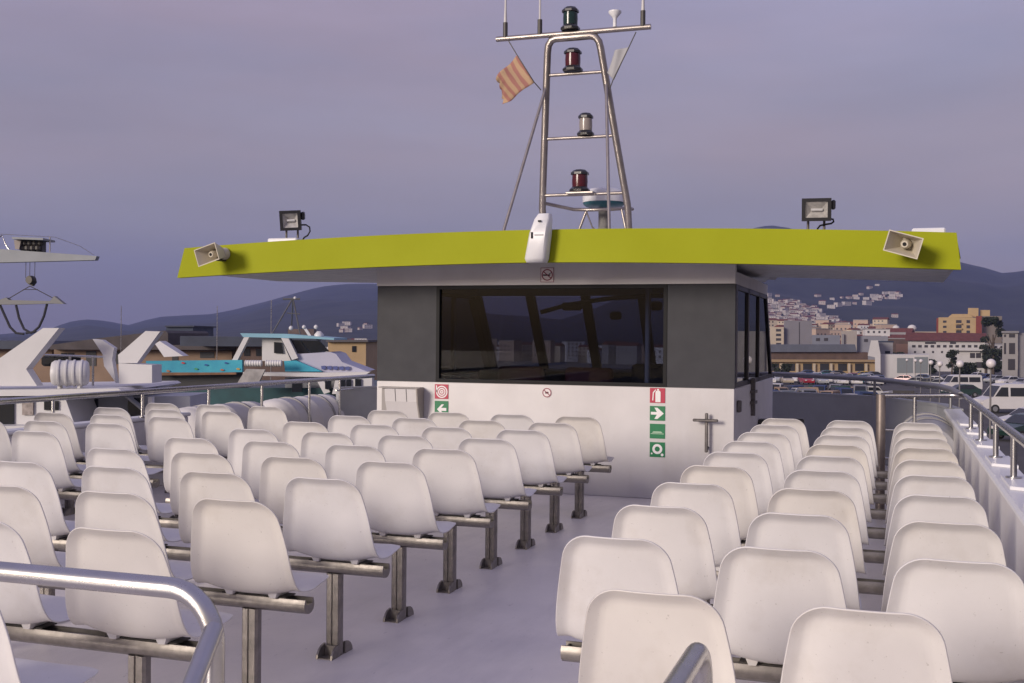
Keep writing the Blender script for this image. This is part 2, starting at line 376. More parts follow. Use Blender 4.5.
rail('side_rail', 'steel handrail on the right bulwark turning across ahead of the right seats', tp, [(XR + 0.06, y, 1.05) for y in STY[:-1]] + [(0.17, 10.02, 1.03, 0.0)], 0.832,
     mid=[[(0.17, 10.02, 0.74), (-0.10, 10.02, 0.74)], [(0.17, 10.02, 0.5), (-0.10, 10.02, 0.5)]])
MBp = MB().tube([(-0.10, 10.02, 0), (-0.10, 10.02, 1.04)], 0.04, 12)
gp = MBp.build('gate_post', mat('old_post', (0.33, 0.28, 0.25), 0.4, 0.7, noise=0.3, nscale=9), smooth=60, loc=(0, 0, 0)); props(gp, 'thick steel post at the inner end of the cross rail by the right seats', 'post')
lp = [(XL, -3, 0.94), (XL, 14.1, 0.945)]
rail('side_rail', 'long steel handrail over the left bulwark in front of the white ship', lp, [(XL, y, 0.94) for y in (3.2, 5.2, 7.84, 9.05)] + [(XL, y, .94, .30) for y in (10.15, 11.2, 12.3, 13.1)], 0.70, loc=(XL, 0, 0), mid=[[(XL, 13.0, 0.79), (XL, 14.1, 0.79)]], r=.027)
bp_ = [(XR + 0.06, 10.6, 1.02), (XR + 0.07, 12.2, 1.0), (XR - 0.02, 13.05, 1.0), (-0.22, 14.52, 1.02), (-1.3, 15.04, 1.04), (-3.17, 15.38, 1.06), (-5.05, 15.04, 1.04), (-6.3, 14.52, 1.02)]
rail('bow_rail', 'dull steel bow rail above the grey foredeck bulwark', bp_, [(XR + 0.05, 12.2, 1.0), (-0.22, 14.52, 1.02), (-3.17, 15.38, 1.06), (-6.3, 14.52, 1.02)], 0.815, r=0.032, mt=mat('dull_rail', (0.28, 0.28, 0.29), 0.45, 0.7))

# ------------------------------------------------------------------ wheelhouse
YW, WX0, WX1, ZB0, ZB1 = 10.33, -4.968, -1.373, 1.045, 2.004
WCX = (WX0 + WX1) / 2; YF = 13.75; YFT = 13.1
wh = thing('wheelhouse', (WCX, 12, 0), 'white and charcoal wheelhouse with a wide tinted rear window', 'wheelhouse')
def roof_b(x):
    k = (x - WCX) / 3.67; return 2.172 - 0.105 * abs(k) ** 1.7
def roof_t(x):
    k = (x - WCX) / 3.67; return 2.467 - 0.105 * abs(k) ** 1.9
T = 0.08
m = MB(); m.box((WX0, YW, 0), (WX1, YW + T, ZB0), 0.012, 2)
m.box((WX0, YW + T + .002, 0), (WX0 + T, YF, ZB0), 0.008); m.box((WX1 - T, YW + T + .002, 0), (WX1, YF, ZB0), 0.008); m.box((WX0 + T + .002, YF - T, 0), (WX1 - T - .002, YF, ZB0), 0.008)
m.build('lower_wall', white, wh, 40)
WA, WB = -4.321, -1.998
MB().box((WX0, YW + 0.006, ZB0 + 0.002), (WA, YW + T, ZB1)).build('band_panel', bandm, wh, 40); MB().box((WB, YW + 0.006, ZB0 + 0.002), (WX1, YW + T, ZB1)).build('band_panel', bandm, wh, 40)
# lintel follows the crowned roof
m = MB(); N = 14
pts = [(WX0, ZB1 + 0.002)] + [(WX1, ZB1 + 0.002)] + [(WX1 + (WX0 - WX1) * i / N, roof_b(WX1 + (WX0 - WX1) * i / N) + 0.07) for i in range(N + 1)]
m.prism([(x, YW - 0.012, z) for x, z in pts], (0, T + 0.012, 0)); m.build('lintel', white, wh)
# rear window
fr = MB(); fw = 0.035
fr.box((WA + .001, YW + 0.0, ZB0 + .003), (WA + fw, YW + T - .01, ZB1 - .002)); fr.box((WB - fw, YW, ZB0 + .003), (WB - .001, YW + T - .01, ZB1 - .002))
fr.box((WA + fw, YW, ZB1 - fw), (WB - fw, YW + T - .01, ZB1 - .002)); fr.box((WA + fw, YW, ZB0 + .003), (WB - fw, YW + T - .01, ZB0 + fw))
wf = fr.build('rear_window', black, wh)
MB().box((WA + fw, YW + 0.03, ZB0 + fw), (WB - fw, YW + 0.036, ZB1 - fw)).build('pane', tint, wf)
# side glazing and mullions, both sides; raked front
mull = mat('brown_mullion', (0.028, 0.024, 0.024), 0.4)
def side(x0, x1):
    f = MB()
    def fy(z): return YF + (YFT - YF) * (z - ZB0) / (ZB1 - ZB0)
    for ya, yb in ((YW + T + .003, YW + 0.22), (11.35, 11.43), (12.3, 12.36)):
        f.box((x0, ya, ZB0 + .003), (x1, yb, ZB1))
    f.prism([(x0, fy(ZB0) - 0.09, ZB0 + .003), (x0, fy(ZB0), ZB0 + .003), (x0, fy(ZB1), ZB1), (x0, fy(ZB1) - 0.09, ZB1)], (x1 - x0, 0, 0))
    f.box((x0, YW + .22, ZB0 + .003), (x1, YF - .1, ZB0 + 0.045)); f.box((x0, YW + .22, ZB1 - 0.045), (x1, YFT - .1, ZB1))
    w_ = f.build('side_window', mull, wh)
    xm = (x0 + x1) / 2
    g = MB(); g.prism([(xm - .004, YW + .22, ZB0 + .045), (xm - .004, fy(ZB0 + .045) - .09, ZB0 + .045), (xm - .004, fy(ZB1 - .045) - .09, ZB1 - .045), (xm - .004, YW + .22, ZB1 - .045)], (.008, 0, 0))
    g.build('pane', mat_side, w_)
mat_side = glass('side_glass', (0.16, 0.15, 0.16), 2.1)
side(WX1 - 0.05, WX1 - 0.004); side(WX0 + 0.004, WX0 + 0.05)
NF = 5
for i in range(NF + 1):
    x = WX0 + 0.06 + (WX1 - WX0 - 0.12) * i / NF; hw = 0.055
    f = MB().prism([(x - hw, YF - .02, ZB0 + .003), (x + hw, YF - .02, ZB0 + .003), (x + hw, YFT - .02, ZB1), (x - hw, YFT - .02, ZB1)], (0, -0.07, 0)); f.build('windscreen_pillar', mat('pillar_grey', (0.075, 0.075, 0.085), 0.7), wh)
g = MB(); g.prism([(WX0 + .06, YF - .05, ZB0 + .01), (WX1 - .06, YF - .05, ZB0 + .01), (WX1 - .06, YFT - .05, ZB1 - .01), (WX0 + .06, YFT - .05, ZB1 - .01)], (0, .008, 0))
g.build('windscreen', clear, wh)
m = MB(); m.box((WX0 + .08, YFT - .1, ZB1), (WX1 - .08, YFT + .05, 2.16)); m.box((WX0 + .004, YW + T, ZB1 + .002), (WX0 + T, YFT, 2.12)); m.box((WX1 - T, YW + T, ZB1 + .002), (WX1 - .004, YFT, 2.12)); m.build('head_beam', white, wh)
m = MB(); m.box((WX0 + .09, YF - 0.75, 0.05), (WX1 - .09, YF - .09, 1.10), 0.05, 2); m.box((-2.9, YF - 0.95, 0.05), (-2.2, YF - .6, 1.2), 0.05, 2); m.build('console', mat('console_dark', (0.02, 0.02, 0.022), 0.6), wh)
m = MB(); m.box((WX0 + .09, YW + .1, 0.004), (WX1 - .09, YF - .8, 0.02)); m.build('cabin_floor', bandm, wh)
hb_ = mat('helm_red', (0.20, 0.012, 0.015), 0.6)
for x in (-3.75, -3.0):
    MB().box((x - .26, 11.25, 0.55), (x + .26, 11.37, 1.19), 0.05, 2).build('helm_seat', hb_, wh, 50)
m = MB(); m.tube([(-2.32, 11.0, 0.02), (-2.32, 11.0, 2.1)], 0.028, 10); m.build('grab_pole', whitep, wh, 60)
m = MB(); m.tube([(-3.75, 12.0, 1.78), (-3.45, 12.0, 1.86), (-3.0, 12.0, 1.93), (-2.5, 12.0, 1.96), (-2.1, 12, 1.96)], 0.025, 8); m.box((-3.5, 11.95, 1.80), (-3.28, 12.05, 1.89), .02); m.box((-2.95, 11.95, 1.70), (-2.83, 12.06, 1.79), .02); m.box((-2.5, 11.95, 1.80), (-2.38, 12.06, 1.9), .02)
m.build('overhead_console', mat('navy_plastic', (0.015, 0.02, 0.04), 0.5), wh, 50)
# roof: lime fascia all round, soffit, top
RX0, RX1, RY0, RY1 = -6.84, 0.50, 9.60, 12.95
NX = 40
def roofx(k, top):
    a, b = (RX0 + 0.075, RX1 - 0.035) if top else (RX0, RX1)
    return a + (b - a) * k
f = MB()
for i in range(NX + 1):
    k = i / NX; xb, xt = roofx(k, 0), roofx(k, 1); zb, zt = roof_b(xb), roof_t(xt)
    f.v += [Vector((xb, RY0, zb)), Vector((xt, RY0 + .012, zt)), Vector((xt, RY0 + .07, zt)), Vector((xb, RY0 + .07, zb))]
for i in range(NX):
    for k in range(4): f.f.append((i * 4 + k, i * 4 + (k + 1) % 4, (i + 1) * 4 + (k + 1) % 4, (i + 1) * 4 + k))
f.f += [(0, 1, 2, 3), tuple(NX * 4 + k for k in range(4))]
for e, s in ((0, 1), (1, -1)):
    xb, xt = roofx(e, 0), roofx(e, 1)
    f.prism([(xb, RY0 + .072, roof_b(xb) + .095), (xt, RY0 + .072, roof_t(xt)), (xt + s * .06, RY0 + .072, roof_t(xt)), (xb + s * .06, RY0 + .072, roof_b(xb) + .095)], (0, (1.6 if e == 0 else RY1 - RY0 - .08), 0))
rf = f.build('roof_fascia', lime, wh, 40)
m = MB()
for i in range(NX + 1):
    x = RX0 + .004 + (RX1 - RX0 - .008) * i / NX
    wing = x < WX0 - .02 or x > WX1 + .02
    yf = RY1 - max(0, (WX0 - 1.0 - x)) * 1.6 if wing else 14.2
    zs = roof_b(x) + .062
    m.v += [Vector((x, RY0 + .074, zs)), Vector((x, yf, zs)), Vector((x, yf, zs + .03)), Vector((x, RY0 + .074, zs + .03))]
for i in range(NX):
    for k in range(4): m.f.append((i * 4 + k, i * 4 + (k + 1) % 4, (i + 1) * 4 + (k + 1) % 4, (i + 1) * 4 + k))
m.f += [(0, 1, 2, 3), tuple(NX * 4 + k for k in range(4))]
m.build('soffit', soffitm, wh)
m = MB()
for i in range(NX + 1):
    x = RX0 + .16 + (RX1 - RX0 - .3) * i / NX
    wing = x < WX0 - .02 or x > WX1 + .02
    yf = RY1 - max(0, (WX0 - 1.0 - x)) * 1.6 if wing else 14.2
    m.v += [Vector((x, RY0 + .074, roof_b(x) + .095)), Vector((x, yf, roof_b(x) + .095)), Vector((x, yf, roof_t(x) - .03)), Vector((x, RY0 + .074, roof_t(x) - .03))]
for i in range(NX):
    for k in range(4): m.f.append((i * 4 + k, i * 4 + (k + 1) % 4, (i + 1) * 4 + (k + 1) % 4, (i + 1) * 4 + k))
m.f += [(0, 1, 2, 3), tuple(NX * 4 + k for k in range(4))]
m.build('roof_top', white, wh)
# white hatches on the roof edge
for x0, x1, lab in ((-5.9, -5.57, 'low white hatch on the roof beside the left floodlight'), (0.13, 0.39, 'low white hatch on the roof above the right horn speaker')):
    z = roof_t((x0 + x1) / 2) - .03
    props(MB().box((x0, 9.75, z), (x1, 10.4, z + 0.075), 0.012).build('roof_hatch', whitep, loc=((x0 + x1) / 2, 10.07, z)), lab, 'hatch')

# wall fittings
wb = thing('wall_locker', (-4.65, YW, 0.7), 'white open wall locker with slanted side in painted shade at the left of the wheelhouse wall', 'locker')
m = MB(); m.prism([(-4.80, YW - .002, 0.50), (-4.80, YW - .002, 0.975), (-4.80, YW - .17, 0.975), (-4.80, YW - .15, 0.85), (-4.80, YW - .04, 0.55)], (0.34, 0, 0)); m.build('front_panel', white, wb)
for x in (-4.688, -4.568): MB().prism([(x, YW - .168, 0.974), (x, YW - .148, 0.85), (x, YW - .151, 0.85), (x, YW - .1725, 0.974)], (0.006, 0, 0)).build('seam', bandm, wb)
m = MB(); m.box((-4.90, YW - .02, .5), (-4.803, YW - .002, .985)); m.box((-4.90, YW - .10, .978), (-4.45, YW - .002, .99)); m.build('frame', mat('locker_reveal_shade', (0.30, 0.28, 0.27), 0.6), wb)  # darker tone paints the shade of the locker's left reveal and top
m = MB(); m.prism([(-4.457, YW - .002, 0.50), (-4.457, YW - .002, 0.985), (-4.457, YW - .18, 0.985), (-4.457, YW - .16, 0.85), (-4.457, YW - .05, 0.55)], (0.014, 0, 0)); m.build('side_panel', mat('locker_side_shade', (0.33, 0.30, 0.27), 0.5), wb)  # side turned from the sun, its shade painted as a darker colour
cf = thing('wall_bracket', (-1.62, YW, 0.64), 'steel T shaped hose bracket on the white wheelhouse wall', 'bracket')
rust = mat('weathered_steel', (0.17, 0.155, 0.15), 0.45, 0.6, noise=0.3, nscale=20)
MB().box((-1.628, YW - .075, .46), (-1.600, YW - .05, .82), .006).build('upright', rust, cf)
MB().box((-1.735, YW - .105, .742), (-1.505, YW - .076, .768), .007).build('cross_arm', rust, cf)
m = MB(); m.tube([(-1.615, YW, .75), (-1.615, YW - .06, .75)], .015, 8); m.tube([(-1.615, YW, .50), (-1.615, YW - .06, .50)], .015, 8); m.build('wall_stud', rust, cf)
sf = thing('side_latch', (WX1, 11.6, .9), 'dark latch bar on the shaded side of the wheelhouse', 'latch')
m = MB(); m.box((WX1, 11.58, .72), (WX1 + .04, 11.64, 1.10)); m.box((WX1, 11.5, .84), (WX1 + .05, 11.72, .87)); m.box((WX1, 11.5, .95), (WX1 + .05, 11.72, .98)); m.build('bar', rust, sf)
props(MB().box((WX1 + .001, 10.48, .82), (WX1 + .04, 10.56, .93), .008).build('switch_box', rust, loc=(WX1, 10.5, .87)), 'small grey switch box near the corner of the wheelhouse', 'switch')
wn_ = thing('deck_winch', (-1.2, 12.2, .5), 'dark winch fitting beside the wheelhouse above the far right seats', 'winch')
m = MB(); m.lathe([(.07, -.12), (.07, -.05), (.045, -.05), (.045, .05), (.075, .05), (.075, .12)], (-1.15, 12.3, .56), 14, ax='x'); m.build('drum', darkmetal, wn_, 40)
m = MB(); m.box((-1.37, 12.22, .47), (-1.27, 12.38, .64), .01); m.box((-1.02, 12.22, .5), (-.9, 12.38, .66), .01); m.build('bracket', darkmetal, wn_)

# signs (plates stand 3 mm off the wall, marks 2 mm off the plate)
YS = YW - 0.006
def disc(m, cx_, cz, r0, r1, y, n=24, a0=0, a1=2 * PI, th=0.0015):
    N = n; k0 = len(m.v)
    for i in range(N + 1):
        a = a0 + (a1 - a0) * i / N
        for r in (r0, r1): m.v.append(Vector((cx_ + r * math.cos(a), y, cz + r * math.sin(a))))
    for i in range(N): m.f.append((k0 + 2 * i, k0 + 2 * i + 1, k0 + 2 * i + 3, k0 + 2 * i + 2))
def plate(name, x0, z0, x1, z1, m_, label, y=YS):
    o = MB().box((x0, y, z0), (x1, y + .004, z1)).build(name, m_, loc=(x0, y, z0)); return props(o, label, 'sign')
def mark(parent, fn, m_, y=YS - .002, name='symbol'):
    m = MB(); fn(m, y); return m.build(name, m_, parent)
def poly(m, pts, y): m.add([(x, y, z) for x, z in pts], [tuple(range(len(pts)))])
s = plate('safety_sign', -4.326, .880, -4.182, 1.024, red, 'red fire hose reel sign with white coil on the wheelhouse wall')
def hose(m, y):
    c = (-4.250, .949)
    for r in (.061, .040, .019): disc(m, c[0], c[1], max(0.001, r - .012), r, y)
    poly(m, [(-4.313, .945), (-4.302, .945), (-4.302, 1.012), (-4.313, 1.012)], y)
mark(s, hose, signw)
s = plate('safety_sign', -4.326, .718, -4.182, .858, green, 'green sign with white arrow below the fire hose sign')
mark(s, lambda m, y: (poly(m, [(-4.30, .775), (-4.25, .825), (-4.225, .825), (-4.255, .79), (-4.20, .79), (-4.20, .76), (-4.255, .76), (-4.225, .725), (-4.25, .725)], y)), signw)
s = plate('safety_sign', -2.153, .898, -2.010, 1.036, red, 'red fire extinguisher sign at the top of the right sign column')
def ext(m, y):
    poly(m, [(-2.100, .905), (-2.052, .905), (-2.052, 1.0), (-2.062, 1.012), (-2.09, 1.012), (-2.100, 1.0)], y)
    poly(m, [(-2.085, 1.013), (-2.067, 1.013), (-2.067, 1.028), (-2.085, 1.028)], y)
    poly(m, [(-2.13, .92), (-2.12, .92), (-2.115, .99), (-2.095, 1.016), (-2.10, 1.024), (-2.125, .995)], y)
mark(s, ext, signw)
s = plate('safety_sign', -2.152, .733, -2.009, .868, green, 'green sign with white right arrow below the extinguisher sign')
mark(s, lambda m, y: poly(m, [(-2.142, .788), (-2.085, .788), (-2.108, .748), (-2.08, .748), (-2.02, .80), (-2.08, .853), (-2.108, .853), (-2.085, .813), (-2.142, .813)], y), signw)
s = plate('safety_sign', -2.151, .566, -2.008, .702, green, 'green lifeboat sign with a thin white hull line, third in its column')
mark(s, lambda m, y: (poly(m, [(-2.142, .607), (-2.018, .607), (-2.018, .613), (-2.142, .613)], y), poly(m, [(-2.13, .618), (-2.03, .618), (-2.045, .632), (-2.115, .632)], y)), mat('sign_pale_green', (0.35, 0.5, 0.36), .5))
s = plate('safety_sign', -2.150, .393, -2.007, .531, green, 'green lifebuoy sign with white ring at the bottom of the column')
mark(s, lambda m, y: (disc(m, -2.078, .468, .024, .047, y), disc(m, -2.032, .415, .0005, .013, y), disc(m, -2.13, .425, .0005, .008, y)), signw)
YL = YW - .018
pinkm = mat('sign_pinkish_white', (0.72, 0.66, 0.65), .5)
s = plate('no_smoking_sign', -3.228, 2.030, -3.095, 2.170, pinkm, 'square no smoking sign on the pale lintel over the window', YL)
dred = mat('sign_dark_red', (0.22, 0.02, 0.05), .5)
mark(s, lambda m, y: [poly(m, q, y) for q in ([(-3.228, 2.03), (-3.095, 2.03), (-3.095, 2.035), (-3.228, 2.035)], [(-3.228, 2.165), (-3.095, 2.165), (-3.095, 2.17), (-3.228, 2.17)], [(-3.228, 2.035), (-3.223, 2.035), (-3.223, 2.165), (-3.228, 2.165)], [(-3.10, 2.035), (-3.095, 2.035), (-3.095, 2.165), (-3.10, 2.165)])], dred, YL - .0015, 'border')
def nosmoke(cx_, cz, r):
    def fn(m, y):
        disc(m, cx_, cz, r * .82, r, y, 28)
        a = R(-40); dx, dz = math.cos(a) * r * .85, math.sin(a) * r * .85; nx, nz_ = -math.sin(a) * r * .08, math.cos(a) * r * .08
        poly(m, [(cx_ - dx - nx, cz - dz - nz_), (cx_ + dx - nx, cz + dz - nz_), (cx_ + dx + nx, cz + dz + nz_), (cx_ - dx + nx, cz - dz + nz_)], y)
    return fn
mark(s, nosmoke(-3.161, 2.1, .056), dred, YL - .002)
mark(s, lambda m, y: (poly(m, [(-3.205, 2.092), (-3.13, 2.092), (-3.13, 2.105), (-3.205, 2.105)], y), poly(m, [(-3.14, 2.108), (-3.12, 2.118), (-3.122, 2.124), (-3.145, 2.113)], y)), black, YL - .0012, 'cigarette')
m = MB(); disc(m, -3.159, .967, .0005, .047, 0, 28); m.v = [Vector((p.x, YS + .002, p.z)) for p in m.v]
s = props(m.build('prohibition_sticker', pinkm, loc=(-3.159, YS, .967)), 'small round red prohibition sticker below the rear window', 'sign')
mark(s, nosmoke(-3.159, .967, .045), dred, YS)
mark(s, lambda m, y: poly(m, [(-3.175, .958), (-3.143, .958), (-3.143, .975), (-3.175, .975)], y), black, YS + .0008, 'pictogram')

# white rescue beacon box hanging over the fascia
ep = thing('beacon_case', (-3.03, 9.5, 2.4), 'white rescue beacon case leaning against the front of the lime fascia', 'beacon')
m = MB()
secs = [(2.165, .085, .10, -3.025), (2.20, .098, .13, -3.022), (2.42, .090, .13, -2.99), (2.55, .072, .11, -2.965), (2.60, .055, .07, -2.955)]
for z, hw, dp, cx_ in secs:
    y0 = 9.585
    q = [(-hw, 0), (-hw, -dp * .75), (-hw * .75, -dp), (hw * .75, -dp), (hw, -dp * .75), (hw, 0)]
    m.v += [Vector((cx_ + a, y0 + b, z)) for a, b in q]
for i in range(len(secs) - 1):
    for k in range(6): m.f.append((i * 6 + k, i * 6 + (k + 1) % 6, (i + 1) * 6 + (k + 1) % 6, (i + 1) * 6 + k))
m.f += [tuple(range(6)), tuple(24 + k for k in range(6))]
m.build('case', whitep, ep, 50)
m = MB(); m.box((-3.052, 9.448, 2.375), (-3.035, 9.452, 2.43)); m.box((-2.99, 9.455, 2.52), (-2.96, 9.464, 2.535)); m.build('badge', black, ep)
m = MB(); m.box((-3.02, 9.4485, 2.40), (-2.94, 9.4525, 2.412)); m.build('label_strip', mat('grey_print', (0.45, 0.45, 0.46), .5), ep)
m = MB(); m.box((-3.115, 9.50, 2.19), (-2.935, 9.58, 2.215)); m.build('latch', mat('grey_latch', (.4, .4, .4), .5), ep)

# floodlights
def flood(x, y, zb, w_, h_, rz, tilt, label, cable, roll=0):
    t = thing('floodlight', (x, y, zb), label, 'floodlight', 'floodlights on the roof edge')
    rot = Matrix.Translation((x, y, zb + .19 + h_ / 2 - .02)) @ Matrix.Rotation(R(rz), 4, 'Z') @ Matrix.Rotation(R(roll), 4, 'Y') @ Matrix.Rotation(R(tilt), 4, 'X')
    hw, hh = w_ / 2, h_ / 2
    m = MB()
    def fr_(a, b): 
        for q in (((-hw, a, -hh), (-hw + .03, b, hh)), ((hw - .03, a, -hh), (hw, b, hh)), ((-hw + .03, a, hh - .028), (hw - .03, b, hh)), ((-hw + .03, a, -hh), (hw - .03, b, -hh + .028))): m.box(*q, mtx=rot)
    fr_(-.06, .0)
    k = len(m.v)
    m.v += [rot @ Vector(p) for p in ((-hw, 0.002, -hh), (hw, 0.002, -hh), (hw, 0.002, hh), (-hw, 0.002, hh), (-hw * .6, .09, -hh * .5), (hw * .6, .09, -hh * .5), (hw * .6, .09, hh * .5), (-hw * .6, .09, hh * .5))]
    m.f += [(k + 4, k + 5, k + 6, k + 7)] + [(k + i, k + (i + 1) % 4, k + 4 + (i + 1) % 4, k + 4 + i) for i in range(4)]
    m.box((hw, -.03, .0), (hw + .035, .05, .08), .01, mtx=rot)
    m.build('housing', blackgloss, t)
    m = MB(); k = 0; ih, iv = hw - .03, hh - .028
    m.v += [rot @ Vector(p) for p in ((-ih, -.05, -iv), (ih, -.05, -iv), (ih, -.05, iv), (-ih, -.05, iv), (-ih * .5, -.004, -iv * .2), (ih * .5, -.004, -iv * .2), (ih * .5, -.004, iv * .2), (-ih * .5, -.004, iv * .2))]
    m.f += [(4, 5, 6, 7)] + [(i, (i + 1) % 4, 4 + (i + 1) % 4, 4 + i) for i in range(4)]
    m.build('reflector', mat('floodlight_reflector', (0.68, 0.66, 0.64), 0.35, 0.0, noise=.45, nscale=14), t)
    m = MB(); m.tube([rot @ Vector((-ih * .5, -.03, 0)), rot @ Vector((ih * .55, -.03, 0))], .012, 8); m.build('bulb', whitep, t, 60)
    m = MB(); m.quad(*[rot @ Vector(p) for p in ((-ih, -.056, -iv), (ih, -.056, -iv), (ih, -.056, iv), (-ih, -.056, iv))]); m.build('glass', glass('flood_glass', (.9, .9, .9), 1.4), t)
    m = MB()
    a = rot @ Vector((-hw * .55, .04, -hh)); b = rot @ Vector((hw * .55, .04, -hh))
    m.tube([(a.x, a.y, zb - .05), a + Vector((0, 0, .02))], .011, 8); m.tube([(b.x, b.y, zb - .05), b + Vector((0, 0, .02))], .011, 8); m.build('bracket', rust, t, 60)
    m = MB(); m.tube([Vector(c) + Vector((x, y, zb)) for c in cable], .008, 6); m.build('cable', black, t, 60)
zf = roof_t(-5.54) - .055
flood(-5.65, 9.78, zf, .205, .195, 22, 8, 'black floodlight on the left end of the lime roof', [(.09, .05, .225), (.14, .05, .225), (.18, .05, .20), (.185, .05, .16), (.16, .05, .12), (.12, .05, .10), (.10, .05, .07), (.095, .05, .0), (.095, .05, -.04)], -3)
zf = roof_t(-.62) - .085
flood(-.63, 9.78, zf, .24, .19, 5, 4, 'black floodlight standing on the right half of the lime roof', [(.11, .03, .19), (.135, .03, .185), (.14, .03, .165), (.12, .03, .15), (.07, .03, .143), (.03, .03, .135), (.01, .03, .11), (.005, .03, .06), (0, .03, -.02)])
# horn speakers
def horn(x, z, roll, yawd, pitchd, label):
    t = thing('horn_speaker', (x, RY0, z), label, 'loudspeaker', 'horn speakers on the fascia')
    rot = Matrix.Translation((x, RY0 - .2, z)) @ Matrix.Rotation(R(yawd), 4, 'Z') @ Matrix.Rotation(R(pitchd), 4, 'X') @ Matrix.Rotation(R(roll), 4, 'Y')
    hw, hh = .135, .085; m = MB()
    def frus(a, b, wa, ha, wb_, hb2, inv=False):
        k = len(m.v)
        m.v += [rot @ Vector(p) for p in ((-wa, a, -ha), (wa, a, -ha), (wa, a, ha), (-wa, a, ha), (-wb_, b, -hb2), (wb_, b, -hb2), (wb_, b, hb2), (-wb_, b, hb2))]
        m.f.extend((k + i, k + (i + 1) % 4, k + 4 + (i + 1) % 4, k + 4 + i) for i in range(4)); return k
    frus(-.08, .13, hw, hh, .05, .045)                      # outer flare
    k = frus(-.08, .10, hw - .008, hh - .008, .042, .037); m.f.append((k + 4, k + 5, k + 6, k + 7))
    k = frus(-.0801, -.08, hw, hh, hw - .008, hh - .008)     # rim
    m.build('horn', beige, t)
    m = MB(); m.lathe([(.026, -.02), (.036, .0), (.04, .1)], n=14, ax='y', mtx=rot); m.build('throat', beige, t, 50)
    m = MB(); m.lathe([(.016, -.0225), (.016, -.02)], n=10, ax='y', mtx=rot); m.build('throat_hole', black, t)
    m = MB(); m.lathe([(.055, .131), (.06, .14), (.06, .2), (.04, .215)], n=16, ax='y', mtx=rot); m.build('driver', beige, t, 50)
    m = MB(); m.box((x - .03, RY0 - .10, z - .055), (x + .03, RY0 + .008, z - .02), .006); m.build('bracket', darkmetal, t)
horn(-6.30, 2.28, -15, -6, 6, 'beige horn speaker on the left end of the lime fascia')
horn(0.075, 2.262, 17, -10, 6, 'beige horn speaker on the right end of the lime fascia')

# ------------------------------------------------------------------ signal mast
ms = thing('signal_mast', (-3.17, 11.7, 2.4), 'tall steel ladder mast with navigation lights on the wheelhouse roof', 'mast')
mastm = mat('mast_steel', (0.40, 0.36, 0.33), 0.34, 0.85, noise=.25, nscale=10)
def my(z): return 11.7 - (z - 2.52) * 0.26
def mp_(x, z): return Vector((x, my(z), z))
ZT = 4.60
def legx(s, z):
    k = (z - 2.45) / (ZT - 2.45)
    b_ = .50 if s < 0 else .545
    return -3.17 + s * (b_ - (.235 if s < 0 else .27) * max(0, k)) if z > 2.9 else -3.17 + s * (b_ - .235 * (0.45 / 2.08))
lft = [mp_(legx(-1, z), z) for z in (2.3, 2.9, 3.5, 4.1, 4.47)]; rgt = [mp_(legx(1, z), z) for z in (4.47, 4.1, 3.5, 2.9, 2.3)]
xl, xr = legx(-1, 4.47), legx(1, 4.47)
bend = [mp_(xl + .015, 4.54), mp_(xl + .05, 4.585), mp_(xl + .10, ZT), mp_(xr - .10, ZT), mp_(xr - .05, 4.585), mp_(xr - .015, 4.54)]
MB().tube(lft + bend + rgt, .038, 12).build('frame', mastm, ms, 60)
cb = MB().tube([mp_(-4.0, 4.64), mp_(-2.35, 4.64)], .028, 10); cb.build('crossbar', mastm, ms, 60)
for z in (3.03, 3.61, 4.245):
    MB().tube([mp_(legx(-1, z), z), mp_(legx(1, z), z)], .018, 8).build('rung', mastm, ms, 60)
for s in (-1, 1):
    MB().tube([(-3.17 + s * (.64 if s < 0 else .54), 10.65, 2.3), mp_(legx(s, 4.15), 4.15)], .017, 8).build('stay', mastm, ms, 60)
def navlight(x, z, lens, sc=1.0):
    p = mp_(x, z)
    b = MB(); b.lathe([(.10 * sc, .0), (.102 * sc, .022), (.076 * sc, .05)], p, 8); b.lathe([(.074 * sc, .178), (.09 * sc, .182), (.088 * sc, .205), (.06 * sc, .232), (.02, .24)], p, 8)
    o = b.build('navigation_light', blackgloss, ms, 30)
    MB().lathe([(.074 * sc, .051), (.077 * sc, .115), (.074 * sc, .177)], p, 14).build('lens', lens, o, 50)
navlight(-3.19, 4.67, lensg, 1.0); navlight(-3.19, 4.27, lensr, 1.05); navlight(-3.09, 3.625, lensc, .9)
navlight(-3.19, 3.055, lensr, 1.1)
m = MB(); m.box((-3.32, my(3.04) - .10, 3.026), (-3.02, my(3.04) + .12, 3.05), .006); m.build('light_tray', mastm, ms)
for x, b in ((-3.90, 0), (-3.52, 1), (-2.43, 0)):
    p = mp_(x, 4.665); m = MB(); m.tube([p, p + Vector((0, 0, .13)), p + Vector((0, 0, .30)) if not b else p + Vector((0, 0, .15)), p + Vector((0, 0, 1.7))], [.022, .02, .012, .006], 8); m.build('whip_antenna', mat('antenna_white', (.5, .48, .47), .4), ms, 60)
    m = MB(); m.tube([p - Vector((0, 0, .02)), p + Vector((0, 0, .14))], .026, 8); m.build('antenna_base', darkmetal, ms, 60)
p = mp_(-2.72, 4.665); MB().lathe([(.02, 0), (.018, .08), (.03, .1), (.065, .14), (.065, .16), (.03, .165)], p, 14).build('gps_antenna', whitep, ms, 50)
